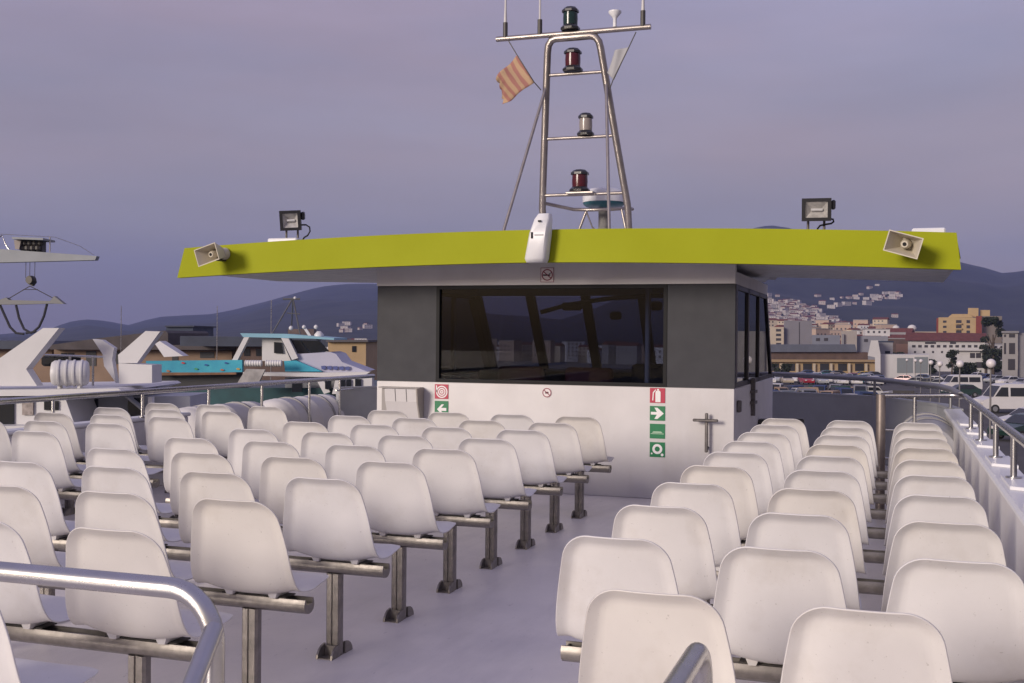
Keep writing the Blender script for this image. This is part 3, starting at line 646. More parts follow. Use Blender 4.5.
# radar with its cradle, standing behind the mast
rd = thing('radar_dome', (-2.93, 12.05, 2.45), 'white radar dome with a teal band on a tubular cradle behind the mast', 'radar')
rc = Vector((-3.06, 12.1, 2.96))
MB().lathe([(.10, -.02), (.20, -.005), (.228, .02), (.232, .035)], rc, 28).build('base_band', teal, rd, 40)
MB().lathe([(.238, .036), (.238, .10), (.225, .15), (.17, .185), (.05, .20)], rc, 28).build('dome', whitep, rd, 60)
m = MB(); m.box((rc.x - .055, rc.y - .055, 2.46), (rc.x + .055, rc.y + .055, 2.955), .03, 2); m.build('pedestal', mat('pedestal_grey', (.20, .19, .18), .5, noise=.4, nscale=14), rd, 50)
m = MB(); m.tube([(-3.62, 11.65, 2.96), (-3.35, 11.9, 2.91), (-3.15, 11.85, 2.895), (-2.9, 11.85, 2.895), (-2.76, 12.0, 2.92), (-2.76, 12.2, 2.93)], .02, 8)
m.tube([(-3.20, 11.88, 2.89), (-3.40, 11.9, 2.40)], .015, 8); m.tube([(-2.82, 11.93, 2.91), (-2.70, 11.9, 2.40)], .015, 8); m.tube([(-3.20, 11.86, 2.89), (-3.12, 11.84, 2.70), (-3.0, 11.88, 2.6), (-2.9, 11.9, 2.58)], .009, 6); m.build('cradle', mastm, rd, 60)
# flags
def flag(corners, m_, label, wave, cord):
    t = thing('flag', corners[0], label, 'flag')
    A, B, D, E_ = [Vector(c) for c in corners]     # A top at the line, B bottom at the line, D far bottom, E far top
    m = MB(); n = 14
    for i in range(n + 1):
        for j in range(n + 1):
            u, v = i / n, j / n
            p = (A * (1 - v) + B * v) * (1 - u) + (E_ * (1 - v) + D * v) * u
            ragged = (0.10 * math.sin(v * 23) + .08 * math.sin(v * 41 + 1)) * max(0, u - .6) * 2.5 * wave
            p = p + (E_ - A) * ragged * .4 + Vector((0, wave * .10 * math.sin(u * 6 + v * 3) * u, wave * .015 * math.sin(v * 9 + u * 5) * u))
            m.v.append(p)
    for i in range(n):
        for j in range(n): k = i * (n + 1) + j; m.f.append((k, k + 1, k + n + 2, k + n + 1))
    m.build('cloth', m_, t, 180, solid=.003)
    MB().tube(cord, .006, 6).build('halyard', darkmetal, t, 60)
def fp(px, py, y=11.15): r = ray(px, py); return EYEV + r * (y / r.y)
sm_ = bpy.data.materials.new('striped_flag'); sm_.use_nodes = True; nt = sm_.node_tree; b = nt.nodes['Principled BSDF']; b.inputs['Roughness'].default_value = .85
tcx = nt.nodes.new('ShaderNodeTexCoord'); wv = nt.nodes.new('ShaderNodeTexWave'); wv.inputs['Scale'].default_value = 3.6; wv.inputs['Distortion'].default_value = 3.5
mpx = nt.nodes.new('ShaderNodeMapping'); mpx.inputs['Rotation'].default_value = (0, R(35), 0); nt.links.new(tcx.outputs['Object'], mpx.inputs[0]); nt.links.new(mpx.outputs[0], wv.inputs['Vector'])
rpx = nt.nodes.new('ShaderNodeValToRGB'); rpx.color_ramp.elements[0].color = (.33, .15, .12, 1); rpx.color_ramp.elements[1].color = (.42, .28, .17, 1); rpx.color_ramp.elements[0].position = .35; rpx.color_ramp.elements[1].position = .6
nt.links.new(wv.outputs['Fac'], rpx.inputs[0]); nt.links.new(rpx.outputs[0], b.inputs['Base Color'])
flag([fp(517, 55), fp(534, 83), fp(502, 105), fp(497, 78)], sm_, 'torn red and yellow striped flag flying left of the mast', .8, [fp(508, 40), fp(517, 55), fp(534, 82), fp(541, 90)])
flag([fp(629, 47), fp(614, 80), fp(607, 73), fp(615, 50)], mat('grey_flag', (.36, .36, .37), .85), 'faded grey flag hanging right of the mast', .18, [fp(636, 32), fp(629, 47), fp(613, 80), fp(610, 88)])

# ------------------------------------------------------------------ life raft canisters
def canister(y0, y1, x, zc, r, label, m_=None):
    t = thing('life_raft_canister', (x, (y0 + y1) / 2, zc - r), label, 'life raft', 'life raft canisters')
    L = y1 - y0
    prof = [(r * .35, y0), (r * .8, y0 + .03), (r, y0 + .14)]
    for k in range(3): a = y0 + .25 + (L - .5) * k / 2; prof += [(r, a - .02), (r * 1.015, a - .015), (r * 1.015, a + .015), (r, a + .02)]
    prof += [(r, y1 - .14), (r * .8, y1 - .03), (r * .35, y1)]
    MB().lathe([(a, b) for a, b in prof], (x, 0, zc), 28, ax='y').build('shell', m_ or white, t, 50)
    m = MB()
    for k in (.3, .7): m.lathe([(r * 1.045, y0 + L * k - .02), (r * 1.05, y0 + L * k), (r * 1.045, y0 + L * k + .02)], (x, 0, zc), 28, ax='y')
    m.build('strap', mat('grey_strap', (.3, .29, .29), .7), t, 50)
    m = MB()
    for k in (.25, .75): m.box((x - r * .8, y0 + L * k - .04, zc - r - .12), (x + r * .8, y0 + L * k + .04, zc - r * .75), .01)
    m.build('cradle', rust, t)
canister(10.15, 11.75, -7.22, .38, .33, 'white life raft canister outside the left rail, nearer the camera of the pair')
canister(11.95, 13.6, -7.22, .38, .33, 'white life raft canister outside the left rail, nearest the wheelhouse')
canister(10.45, 12.0, .31, .52, .27, 'grey shaded life raft canister ahead of the right cross rail', mat('canister_shade_grey', (.40, .40, .43), .5, noise=.1, nscale=2))  # white shell greyed to paint in the wheelhouse shade

# ------------------------------------------------------------------ bench seating
def seat_mesh():
    # side profile of the shell, (y forward, z up), origin under the seat at the beam
    ctrl = [(.285, .468), (.272, .480), (.20, .490), (.10, .482), (.03, .467), (-.03, .459), (-.078, .470), (-.107, .510), (-.124, .595), (-.137, .68), (-.158, .77), (-.186, .862)]
    pts = [Vector((0, a, b)) for a, b in ctrl]
    dense = []
    for i in range(len(pts) - 1):
        p0, p1, p2, p3 = pts[max(i - 1, 0)], pts[i], pts[i + 1], pts[min(i + 2, len(pts) - 1)]
        for k in range(12):
            t = k / 12; dense.append(0.5 * ((2 * p1) + (-p0 + p2) * t + (2 * p0 - 5 * p1 + 4 * p2 - p3) * t * t + (-p0 + 3 * p1 - 3 * p2 + p3) * t ** 3))
    dense.append(pts[-1])
    cum = [0]
    for a, b_ in zip(dense, dense[1:]): cum.append(cum[-1] + (b_ - a).length)
    L = cum[-1]
    def P(s):
        s = max(0, min(L, s))
        for i in range(len(cum) - 1):
            if s <= cum[i + 1]: k = (s - cum[i]) / (cum[i + 1] - cum[i]); return dense[i].lerp(dense[i + 1], k), (dense[i + 1] - dense[i]).normalized()
        return dense[-1], (dense[-1] - dense[-2]).normalized()
    ends = [0, .0015, .005, .011, .02, .031, .044, .058, .074, .09]
    mid = [ .09 + (L - .18) * i / 26 for i in range(1, 26)]
    ss = ends + mid + [L - e for e in reversed(ends)]
    def W(s):
        k = s / L
        # narrow at the front lip, widest where back and pan meet, tapering to the top
        if k < .45: return .216 + (.243 - .216) * math.sin(k / .45 * PI / 2)
        q = (k - .45) / .55
        return .243 - .018 * q - .049 * q ** 2.0
    rc_ = .085
    def hw(s):
        e = min(s, L - s); w0 = W(s); q = .135 if s < L / 2 else rc_
        if e >= q: return w0
        return w0 - q + math.sqrt(max(0, q ** 2 - (q - e) ** 2))
    us = [-1, -.992, -.972, -.94, -.9, -.85, -.79, -.7, -.55, -.36, -.18, 0, .18, .36, .55, .7, .79, .85, .9, .94, .972, .992, 1]
    m = MB()
    for s in ss:
        p, t = P(s); nrm = Vector((0, -t.z, t.y))          # towards the sitter
        if nrm.z < 0 and nrm.y < 0: nrm = -nrm
        nrm = Vector((0, abs(t.z), 0)) + Vector((0, 0, abs(t.y))) if True else nrm
        nrm.normalize(); h = hw(s); w0 = W(s); k = s / L
        for u in us:
            x = u * h
            qx, qs = abs(x) - (w0 - rc_), abs(s - L / 2) - (L / 2 - rc_)
            dist = rc_ - math.hypot(max(qx, 0), max(qs, 0)) - 0 if (qx > 0 or qs > 0) else rc_
            if qx <= 0 and qs <= 0: dist = min(w0 - abs(x), L / 2 - abs(s - L / 2))
            dist = max(0, dist)
            if k < .3: dist = max(0, min(h - abs(x), s))
            f_ = abs(x) / w0
            dish = (.006 + .012 * min(1, k / .5) + .024 * math.exp(-((k - .45) / .12) ** 2)) * f_ ** 2.4
            lip = -(.006 + .021 * min(1, k / .6) ** 1.5) * max(0, 1 - dist / .044) ** 1.2
            m.v.append(p + Vector((x, 0, 0)) + nrm * (dish + lip))
    n = len(us)
    for i in range(len(ss) - 1):
        for j in range(n - 1): m.f.append((i * n + j, i * n + j + 1, (i + 1) * n + j + 1, (i + 1) * n + j))
    return m
SEAT_ME = None
def make_bench(nseat, pitch, legs_at, over0, over1, label):
    t = thing('bench', (0, 0, 0), label, 'bench')
    global SEAT_ME
    for i in range(nseat):
        if SEAT_ME is None:
            o = seat_mesh().build('seat', seatm, t, 180, solid=.005); SEAT_ME = o.data
            fm = MB()                                       # moulded feet under the shell
            for sx in (-.10, .10):
                fm.prism([(sx - .024, -.055, .468), (sx + .024, -.055, .468), (sx + .013, -.05, .442), (sx - .013, -.05, .442)], (0, .11, .0))
            fm.box((-.087, -.02, .446), (.087, .02, .455))
            fo = fm.build('mounting_foot', seatm, o)
            bm_ = MB(); bm_.box((-.15, -.03, .4395), (.15, .05, .4455), .002)
            bo = bm_.build('mounting_plate', darkmetal, o)
            make_bench.foot, make_bench.plate = fo.data, bo.data
        else:
            o = bpy.data.objects.new('seat', SEAT_ME); C.objects.link(o); o.parent = t
            fo = bpy.data.objects.new('mounting_foot', make_bench.foot); C.objects.link(fo); fo.parent = o
            bo = bpy.data.objects.new('mounting_plate', make_bench.plate); C.objects.link(bo); bo.parent = o
        o.location = (i * pitch, 0, 0)
    x0, x1 = -over0, (nseat - 1) * pitch + over1
    pr = [(-.034, .440), (-.040, .425), (-.041, .41), (-.034, .394), (-.018, .383), (0, .380), (.018, .383), (.034, .394), (.041, .41), (.040, .425), (.034, .440), (.026, .440), (.026, .418), (-.026, .418), (-.026, .440)]
    m = MB(); m.prism([(x0, y, z) for y, z in pr], (x1 - x0, 0, 0)); bmo = m.build('beam', benchm, t, 30)
    m = MB(); m.box((x0 + .012, -.025, .4185), (x0 + .016, .025, .434)); m.build('end_cap', darkmetal, bmo)
    for lx in legs_at:
        m = MB(); ov = [(.042 * math.cos(a), .026 * math.sin(a)) for a in [2 * PI * k / 16 for k in range(16)]]
        ov = [(-.037, -.014), (-.028, -.024), (-.006, -.024), (-.003, -.018), (.003, -.018), (.006, -.024), (.028, -.024), (.037, -.014), (.037, .014), (.028, .024), (-.028, .024), (-.037, .014)]
        m.prism([(lx + a, b_, .0) for a, b_ in ov], (0, 0, .382)); lg = m.build('leg', benchm, t, 35)
        m = MB()
        for s in (-1, 1):                                   # two rounded gussets splayed fore and aft
            prf = [(0.0, .0), (.086, .0), (.080, .020), (.062, .040), (.036, .053), (.0, .058)]
            m.prism([(lx - .042, s * (.028 + a * .9), z) for a, z in prf], (.010, 0, 0)); m.prism([(lx + .032, s * (.028 + a * .9), z) for a, z in prf], (.010, 0, 0))
            m.box((lx - .03, s * .034 - .006, .002), (lx + .03, s * .034 + .006, .05))
        m.box((lx - .040, -.10, .001), (lx + .040, .10, .005)); m.build('foot_bracket', benchm, lg)
    return t
ORD = ['', 'first', 'second', 'third', 'fourth', 'fifth', 'sixth', 'seventh', 'eighth', 'ninth', 'tenth']
P_ROW, Q = 0.7224, 0.5698
XE = -2.455
proto_c = make_bench(4, Q, (-.025 + 3 * Q, .02), .28, .24, 'x')
for r in range(-1, 9):
    t = proto_c if r == -1 else copy_tree(proto_c)
    t.location = (XE - 3 * Q, 4.003 + (r - 1) * P_ROW, 0); t['group'] = 'benches of the centre block'
    k = 9 - r
    t['label'] = {1: 'centre bench of four white shell seats, right in front of the wheelhouse wall', 10: 'centre bench of four white seats nearest the camera, mostly out of frame at bottom left'}.get(k, 'centre bench of four white shell seats, %s row back from the wheelhouse' % ORD[k])
QL = 0.557
proto_l = make_bench(3, QL, (.02, 2 * QL - .02), .29, .29, 'x')
for r in range(2, 9):
    t = proto_l if r == 2 else copy_tree(proto_l)
    t.location = (XE - 4 * Q - .6327 - 2 * QL, 4.003 + (r - 1) * P_ROW, 0); t['group'] = 'benches of the left block'
    k = 9 - r
    t['label'] = {1: 'left block bench of three white shell seats, farthest from the camera beside the life rafts', 7: 'left block bench of three white seats nearest the camera, cut by the left picture edge'}.get(k, 'left block bench of three white shell seats, %s row from the far end' % ORD[k])
QR = 0.5166
proto_r = make_bench(3, QR, (.02, 2 * QR - .02), .222, .222, 'x')
for i in range(0, 9):
    t = proto_r if i == 0 else copy_tree(proto_r)
    t.location = (-0.847, 3.5347 + .186 + i * P_ROW, .005)
    for c in t.children:
        if c.name.startswith('seat'): c.scale = (.925, 1, 1); t['group'] = 'benches of the right block'
    k = 9 - i
    t['label'] = {1: 'right block bench of three white shell seats, farthest from the camera beside the cross rail'}.get(k, 'right block bench of three white shell seats, %s row from the far end' % ORD[k])
t = make_bench(2, QR, (.02, QR - .02), .222, .222, 'front bench of two white shell seats offset from the right block, nearest the camera')
t.location = (-0.5735, 3.5347 + .186 - P_ROW, .005)
for c in t.children:
    if c.name.startswith('seat'): c.scale = (.91, 1, 1); t['group'] = 'benches of the right block'

# companionway handrails in the foreground
yr, zr = 1.875, 1.0
cr_ = thing('stair_rail', (-1.2, yr, 0), 'bright steel stair rail crossing the bottom left corner in front of the seats', 'handrail')
xe = -1.245
tp = [(-3.2, yr, zr), (xe - .10, yr, zr)] + arc((xe - .10, yr, zr - .10), .10, PI / 2, 0, 8, (1, 0, 0), (0, 0, 1)) + [(xe, yr, zr - .3), (xe, yr, 0)]
MB().tube(tp, .021, 18).build('top_rail', steel, cr_, 60)
MB().tube([(xe + .003, yr - .004, .932), (xe + .20, yr - 1.05, .07)], .019, 14).build('sloping_rail', steel, cr_, 60)
cr2 = thing('stair_rail', (-.36, 2.2, 0), 'short steel rail end at the bottom centre in front of the offset bench', 'handrail')
ye = 2.27
tp = [(-.36, .6, .885), (-.36, ye - .09, .885)] + arc((-.36, ye - .09, .795), .09, PI / 2, 0, 8, (0, 1, 0), (0, 0, 1)) + [(-.36, ye, .5), (-.36, ye, 0)]
MB().tube(tp, .021, 18).build('top_rail', steel, cr2, 60)

# ------------------------------------------------------------------ harbour to the left: neighbouring boats, lift, sheds
hullw = mat('boat_white', (0.62, 0.61, 0.61), 0.4, noise=0.08, nscale=1.2)
shade = mat('cabin_dark', (0.03, 0.03, 0.034), 0.5)
winm = mat('boat_window', (0.015, 0.017, 0.02), 0.12)
greyb = mat('boat_grey', (0.36, 0.37, 0.40), 0.45, noise=.1, nscale=1)
def origin(px, d, z=0.0):
    p = at(px, 341, d); p.z = z; return p
def wz(px, d): p = at(px, 341, d); return water_z(p.x, p.y)
ws = thing('white_catamaran', origin(60, 28, -4.5), 'white catamaran with swept fins moored on the far left behind the rail', 'boat')
def hullpx(t, x0, x1, ytop, d, thick, m_, name='hull'):
    a, b = at(x0, ytop, d), at(x1, ytop, d); zb = wz((x0 + x1) / 2, d) - .5
    k = [a, b, Vector((b.x, b.y, zb)), Vector((a.x, a.y, zb))]
    return MB().prism(k, VIEW * thick).build(name, m_, t)
MB().out([(-80, 391), (118, 388.5), (122, 391), (110, 395), (-80, 397)], 27.9, 5).build('roof_deck', hullw, ws)
MB().out([(-80, 397.5), (65, 397.5), (75, 426), (75, 440), (-80, 440)], 28.1, 3).build('cabin_side', hullw, ws)
MB().out([(75, 396.6), (190, 396), (190, 440), (75.5, 440), (75.5, 426), (66, 397)], 30, 2).build('aft_cabin', greyb, ws)
hullpx(ws, -80, 200, 426, 27.5, 7, hullw)
MB().out([(-10, 402), (13.5, 402), (13.5, 425), (-10, 425)], 28.05, .2).build('cabin_window', winm, ws)
MB().out([(44, 401), (58, 401), (58, 410), (44, 410)], 28.05, .2).build('cabin_window', winm, ws)
for q in (((83, 400), (97, 399), (97, 422), (83, 422)), ((128, 398), (141, 398), (141, 420), (128, 420))): MB().out(q, 29.9, .2).build('cabin_door', winm, ws)
MB().out([(124, 396.5), (127, 396.5), (146, 412), (143, 412)], 29.6, .5).build('ladder', greyb, ws)
MB().out([(148, 397), (152, 397), (152, 418), (148, 418)], 29.5, .2).build('pillar', hullw, ws)
nb = MB().out([(22, 400.5), (33, 400.5), (33, 415), (22, 415)], 28.04, .05).build('notice_board', mat('notice_paper', (.42, .36, .33), .7, noise=.5, nscale=9), ws)
MB().out([(0, 358), (43, 328), (59, 328), (26, 369), (37, 386), (-80, 386), (-80, 385)], 28.3, .4).build('fin', hullw, ws)
MB().out([(92.5, 339), (102, 340), (114, 348), (112, 360), (116, 383), (104, 366), (102.5, 354)], 29.5, .25).build('fin', hullw, ws)
MB().out([(118, 355), (145.5, 331), (160, 331.5), (137, 363), (118.5, 363)], 29, .35).build('fin', hullw, ws)
MB().out([(118.5, 363.2), (152, 365), (152, 383), (119, 384)], 28.9, .8).build('fin_base', hullw, ws)
MB().out([(155, 344), (159.5, 341), (183, 356), (164, 357)], 33, .6).build('fin', hullw, ws)
m = MB()
for x in (70, 93): m.tube([at(x, 356 if x > 80 else 356, 30), at(x, 386, 30)], .03, 6)
m.tube([at(45, 355, 30), at(103, 357, 30)], .03, 6); m.build('deck_rail', steel, ws)
m = MB()
for k in range(6): m.lathe([(.16, -.14), (.22, -.08), (.22, .08), (.16, .14)], at(50 + k * 4.5, 361 - (k % 2), 30.5), 10)
m.build('fender_pile', black, ws)
rcn = at(70, 373, 28.4)
lr = thing('life_raft_canister', (rcn.x, rcn.y, rcn.z - .38), 'white life raft barrel with raised bands on the roof of the catamaran', 'life raft')
rotm = Matrix.Rotation(YAW + .25, 4, 'Z')
pr = [(.12, -.46), (.27, -.43), (.32, -.36)]
for k in (-.28, -.1, .08, .26): pr += [(.32, k), (.345, k + .01), (.345, k + .05), (.32, k + .06)]
pr += [(.32, .38), (.27, .44), (.12, .46)]
MB().lathe(pr, rcn, 20, mtx=rotm, ax='x').build('shell', hullw, lr, 40)
m = MB()
for k in (-.25, .25): m.tube([rcn + SIDE * k - Vector((0, 0, .3)), rcn + SIDE * k - Vector((0, 0, .40))], .06, 8)
m.build('cradle', hullw, lr)

tf = thing('turquoise_ferry', origin(250, 50, -5), 'turquoise and white ferry with a painted blue side, behind the left rail', 'ferry')
tq = mat('turquoise_hull', (0.025, 0.085, 0.095), .4, noise=.45, nscale=.9)
mural = mat('mural_blue', (0.03, 0.30, 0.44), .5, noise=.8, nscale=1.3, col2=(.05, .40, .50))
hullpx(tf, 140, 372, 388, 50, 9, tq)
MB().out([(146, 361), (242, 360), (242, 372), (146, 374)], 49.9, .3).build('painted_side', mural, tf)
for k, (x, y, c) in enumerate(((183, 363, (.5, .05, .06)), (168, 371, (.45, .16, .05)), (206, 365, (.02, .1, .3)), (226, 363, (.02, .08, .28)), (222, 370, (.4, .12, .05)), (196, 369, (.05, .3, .12)), (238, 369, (.5, .3, .05)), (156, 367, (.02, .14, .3)))):
    MB().out([(x - 2.2, y), (x - .5, y - 1.1), (x + 1.6, y - .4), (x + 2.1, y + .5), (x, y + .9)], 49.85, .04).build('painted_fish', mat('fish_%d' % k, c, .5), tf)
MB().out([(146, 374.2), (242, 372.2), (244, 387), (146, 388)], 50.4, 1).build('lower_deck_shade', shade, tf)
MB().out([(158, 372.5), (236, 372.5), (236, 374.5), (158, 375.5)], 49.8, .2).build('rubbing_strake', mat('strake_rust', (.25, .12, .06), .6, noise=.4, nscale=2), tf)
MB().out([(240, 333.2), (284, 333.8), (334, 338), (334, 340), (312, 338.6), (243, 337)], 50, 4).build('cabin_roof', mat('roof_blue', (.22, .42, .52), .45), tf)
MB().out([(244, 337.2), (249, 337.2), (237.5, 360), (232, 360)], 50, .4).build('strut', hullw, tf)
MB().out([(281, 338), (288.5, 338.5), (298, 358), (292, 360)], 49.8, .4).build('strut', hullw, tf)
MB().out([(262, 338), (281, 338.5), (291, 361), (262, 361)], 50.5, 2.5).build('cabin_wall', hullw, tf)
MB().out([(274, 342), (281, 342.5), (283, 353.5), (274, 353)], 50.4, .1).build('cabin_window', winm, tf)
MB().out([(290, 340), (300, 340.3), (309, 352.5), (296, 353.5)], 50.2, .2).build('cabin_window', winm, tf)
MB().out([(300.8, 340.3), (319, 340.8), (329, 351.5), (310, 352.5)], 50.2, .2).build('windscreen', winm, tf)
MB().out([(296, 354), (330, 352), (336, 354), (342, 362), (367, 371.5), (322, 374), (299, 362)], 50, 3).build('foredeck', mat('foredeck_lilac', (.46, .46, .56), .45, noise=.08, nscale=1), tf)
for k, x in enumerate((321, 327, 333, 339, 345)):
    MB().out([(x, 366 + k * .2), (x + 4, 365.6 + k * .2), (x + 5, 368 + k * .2), (x + 3.2, 369.6 + k * .2), (x + .6, 369.2 + k * .2)], 49.9, .05).build('foredeck_mark', mat('mark_blue', (.08, .10, .26), .5), tf)
MB().out([(284, 361), (296, 360.5), (322, 371.5), (285, 371.5)], 49.7, .3).build('painted_side', mural, tf)
MB().out([(243, 372.2), (322, 372.6), (370, 371.8), (366, 374.6), (322, 377), (243, 375.5)], 49.6, .5).build('rail_ledge', hullw, tf)
MB().out([(285, 377.5), (340, 377.5), (336, 394), (285, 394)], 50.2, .6).build('saloon', greyb, tf)
for q in (((292, 379), (302, 379), (302, 392), (292, 392)), ((325, 379.5), (331, 379.5), (331, 389), (325, 389)), ((340, 379.5), (345, 379.5), (345, 388), (340, 388)), ((346.5, 379.5), (351, 379.5), (351, 388), (346.5, 388)), ((355, 379), (361, 379), (361, 390), (355, 390))): MB().out(q, 49.4, .2).build('saloon_window', winm, tf)
MB().out([(336, 377), (372, 376), (372, 394), (332, 394)], 49.5, .8).build('saloon', hullw, tf)
MB().out([(317, 381), (324, 381), (330, 392), (324, 394)], 49.5, .3).build('strut', hullw, tf)
MB().out([(246, 369), (265, 369.5), (258, 384), (236, 385)], 48.5, .2).build('gangway', mat('gangway_grey', (.42, .40, .39), .6, noise=.4, nscale=2.5), tf)
for x0, x1 in ((245, 262), (265.5, 282)):
    m = MB(); c = at((x0 + x1) / 2, 363.3, 49); L = (x1 - x0) / 2 / F * 49; pr = [(.06, -L)]
    for k in range(7): a = -L * .9 + 2 * L * .9 * k / 6; pr += [(.13, a - .03), (.15, a), (.13, a + .03)]
    m.lathe(pr + [(.06, L)], c, 14, mtx=Matrix.Rotation(YAW, 4, 'Z'), ax='x'); m.build('raft_canister', hullw, tf, 40)
m = MB(); tp_ = at(293, 298, 51)
for x, d in ((272, 51), (300, 51), (291, 53)): m.tube([at(x, 334, d), tp_], .035, 6)
m.tube([at(287, 313, 51), at(300, 314, 51)], .03, 6); m.tube([at(283, 299, 51), at(300, 299, 51)], .05, 6)
m.build('tripod_mast', mat('mast_dark', (.10, .10, .11), .5), tf)
for x, y, r_ in ((295, 298, .07), (304, 327, .09), (316, 327, .10), (291, 328, .10), (319, 336, .22)): MB().lathe([(r_ * .3, -r_), (r_, -r_ * .4), (r_, r_ * .3), (r_ * .4, r_)], at(x, y, 51), 12).build('antenna_dome', hullw, tf, 60)
m = MB(); m.out([(303, 328), (306, 328), (312, 337), (309, 337)], 51, .1); m.build('searchlight_arm', hullw, tf)
MB().out([(288, 329), (314, 329), (314, 336), (288, 336)], 52, .6).build('roof_gear', mat('gear_brown', (.16, .11, .10), .6, noise=.4, nscale=3), tf)
for x, y0 in ((271, 305), (163, 300), (217, 306)):
    pass

# travel lift with its slings
tl = thing('travel_lift', origin(-30, 45, -4.2), 'grey boat hoist beam with an engine on top and dark slings, top left', 'crane')
beamm = mat('hoist_paint', (0.30, 0.32, 0.34), .5, noise=.2, nscale=.8)
MB().out([(-90, 243), (0, 249), (96.6, 256), (95, 260), (0, 262.5), (-90, 264)], 45, .35).build('beam', beamm, tl)
a, b = at(-75, 263, 45), at(-62, 263, 45); zb = -4.3
MB().prism([a, b, Vector((b.x, b.y, zb)), Vector((a.x, a.y, zb))], VIEW * .7).build('column', beamm, tl)
m = MB(); m.out([(12, 237), (43, 238), (43, 240), (12, 239)], 44.8, 1.2); m.build('engine_cover', beamm, tl)
m = MB(); m.out([(14, 240), (21, 240), (19, 249.5), (15, 249)], 45.1, .7); m.build('engine_end', mat('engine_grey', (.3, .26, .24), .6), tl)
m = MB()
for k in range(9): x = 20 + k * 2.6; y = 243 + 5 * (k % 2); m.lathe([(.05, -.12), (.13, -.06), (.13, .06), (.05, .12)], at(x, y, 45.3), 8)
m.out([(22, 240.5), (42, 241), (42, 251.5), (22, 251)], 45.5, .4); m.build('engine', mat('engine_dark', (.045, .04, .04), .5), tl)
m = MB(); m.tube([at(0, 234, 45.2), at(55, 237, 45.2), at(80, 246, 45.2), at(94, 255, 45.2)], .015, 5); m.tube([at(50, 237, 45.2), at(50, 252, 45.2)], .03, 5); m.tube([at(-10, 246, 45), at(2, 235, 45), at(6, 245, 45), at(9, 249, 45)], .03, 5); m.build('guard_rail', steel, tl)
m = MB()
for x in (26, 30, 35): m.tube([at(x, 262, 45.3), at(x - .3, 278, 45.3)], .012, 5)
m.build('hoist_cable', darkmetal, tl)
m = MB(); m.lathe([(.16, -.13), (.18, -.05), (.18, .05), (.16, .13)], at(31, 280, 45.2), 12, ax='y'); m.out([(26, 278), (33, 276.5), (35, 282), (32, 286), (28, 284)], 45.2, .2); m.build('hook_block', darkmetal, tl)
m = MB()
for x in (8, 55): m.tube([at(30, 286, 45.3), at(x, 299, 45.3)], .018, 5)
m.tube([at(23, 289.5, 45.3), at(38, 289.5, 45.3)], .015, 5); m.build('spreader_cable', darkmetal, tl)
MB().out([(-10, 303), (6, 297.5), (9, 300), (50, 301), (54, 296), (64, 304), (52, 303.5), (16, 304.5), (-10, 304.5)], 45.2, .3).build('spreader_beam', mat('spreader_grey', (.2, .2, .2), .6), tl)
slm = mat('sling_webbing', (.035, .035, .045), .8)
for q in (((0, 305), (5, 316), (10, 327), (16, 333), (24, 334)), ((16, 305), (19, 318), (24, 329), (31, 333), (36, 331)), ((47, 304), (44, 316), (39, 327), (33, 332), (26, 333))):
    MB().tube([at(x, y, 45.3) for x, y in q], .05, 6).build('sling', slm, tl)

# sheds on the far side
tan = mat('tan_render', (.27, .185, .13), .8, noise=.2, nscale=.4)
tan2 = mat('ochre_render', (.42, .30, .17), .8, noise=.15, nscale=.4)
roofd = mat('dark_blue_roof', (.035, .045, .075), .6, noise=.3, nscale=.5)
brickd = mat('brown_wall', (.13, .085, .07), .8, noise=.3, nscale=.5)
def shed(name, label, px0, px1, ytop, d, depth, wm, cat='building', group=None):
    t = thing(name, origin((px0 + px1) / 2, d, quay_z(*at((px0 + px1) / 2, 341, d).xy)), label, cat, group)
    wallbox(t, px0, px1, ytop, d, depth, wm); return t
def wallbox(t, px0, px1, ytop, d, depth, wm, name='wall', ybot=None, dv=None):
    ym = ytop; a, b = at(px0, ym, d), at(px1, ym, d); z1 = (a.z + b.z) / 2
    z0 = min(quay_z(a.x, a.y), quay_z(b.x, b.y)) - depth * .02 - .2 if ybot is None else at((px0 + px1) / 2, ybot, d).z
    return MB().prism([(a.x, a.y, z0), (b.x, b.y, z0), (b.x, b.y, z1), (a.x, a.y, z1)], (dv or away((px0 + px1) / 2)) * depth).build(name, wm, t)
def winpx(t, rects, d, m_=winm, name='window', th=.12):
    for x0, y0, x1, y1 in rects: MB().out([(x0, y0), (x1, y0), (x1, y1), (x0, y1)], d - .06, th).build(name, m_, t)
t = shed('boat_shed', 'long tan boat shed with a dark flat roof behind the catamaran', 54, 232, 350, 128, 14, tan)
MB().out([(50, 345), (96, 338.5), (165, 330.5), (168, 333), (168, 345), (235, 345.5), (235, 350), (50, 349.5)], 126.5, 17).build('roof', mat('shed_roof_brown', (.075, .06, .06), .7, noise=.3, nscale=.6), t)
winpx(t, [(61, 353, 67, 359), (68, 353, 74, 359)], 128)
winpx(t, [(86, 351, 96, 366), (112, 352, 122, 364), (172, 351, 178, 372), (200, 352, 214, 358)], 128, shade, 'doorway')
t = shed('blue_roof_shed', 'low shed with a dark blue roof at the far left behind the fin', -60, 52, 347, 132, 12, tan)
MB().out([(-60, 340.5), (47, 341), (55, 349), (-60, 349)], 130.5, 14).build('roof', roofd, t)
t = shed('navy_block', 'plain navy plant block rising behind the boat shed roof', 166, 193, 326.5, 146, 10, mat('navy_cladding', (.03, .045, .085), .6, noise=.15, nscale=.4))
MB().out([(165, 325.6), (194, 325.6), (194, 327), (165, 327)], 145.6, 11).build('parapet', roofd, t)
t = shed('harbour_shed', 'long brown harbour shed with a blue grey roof behind the turquoise ferry', 236, 300, 347, 120, 12, brickd)
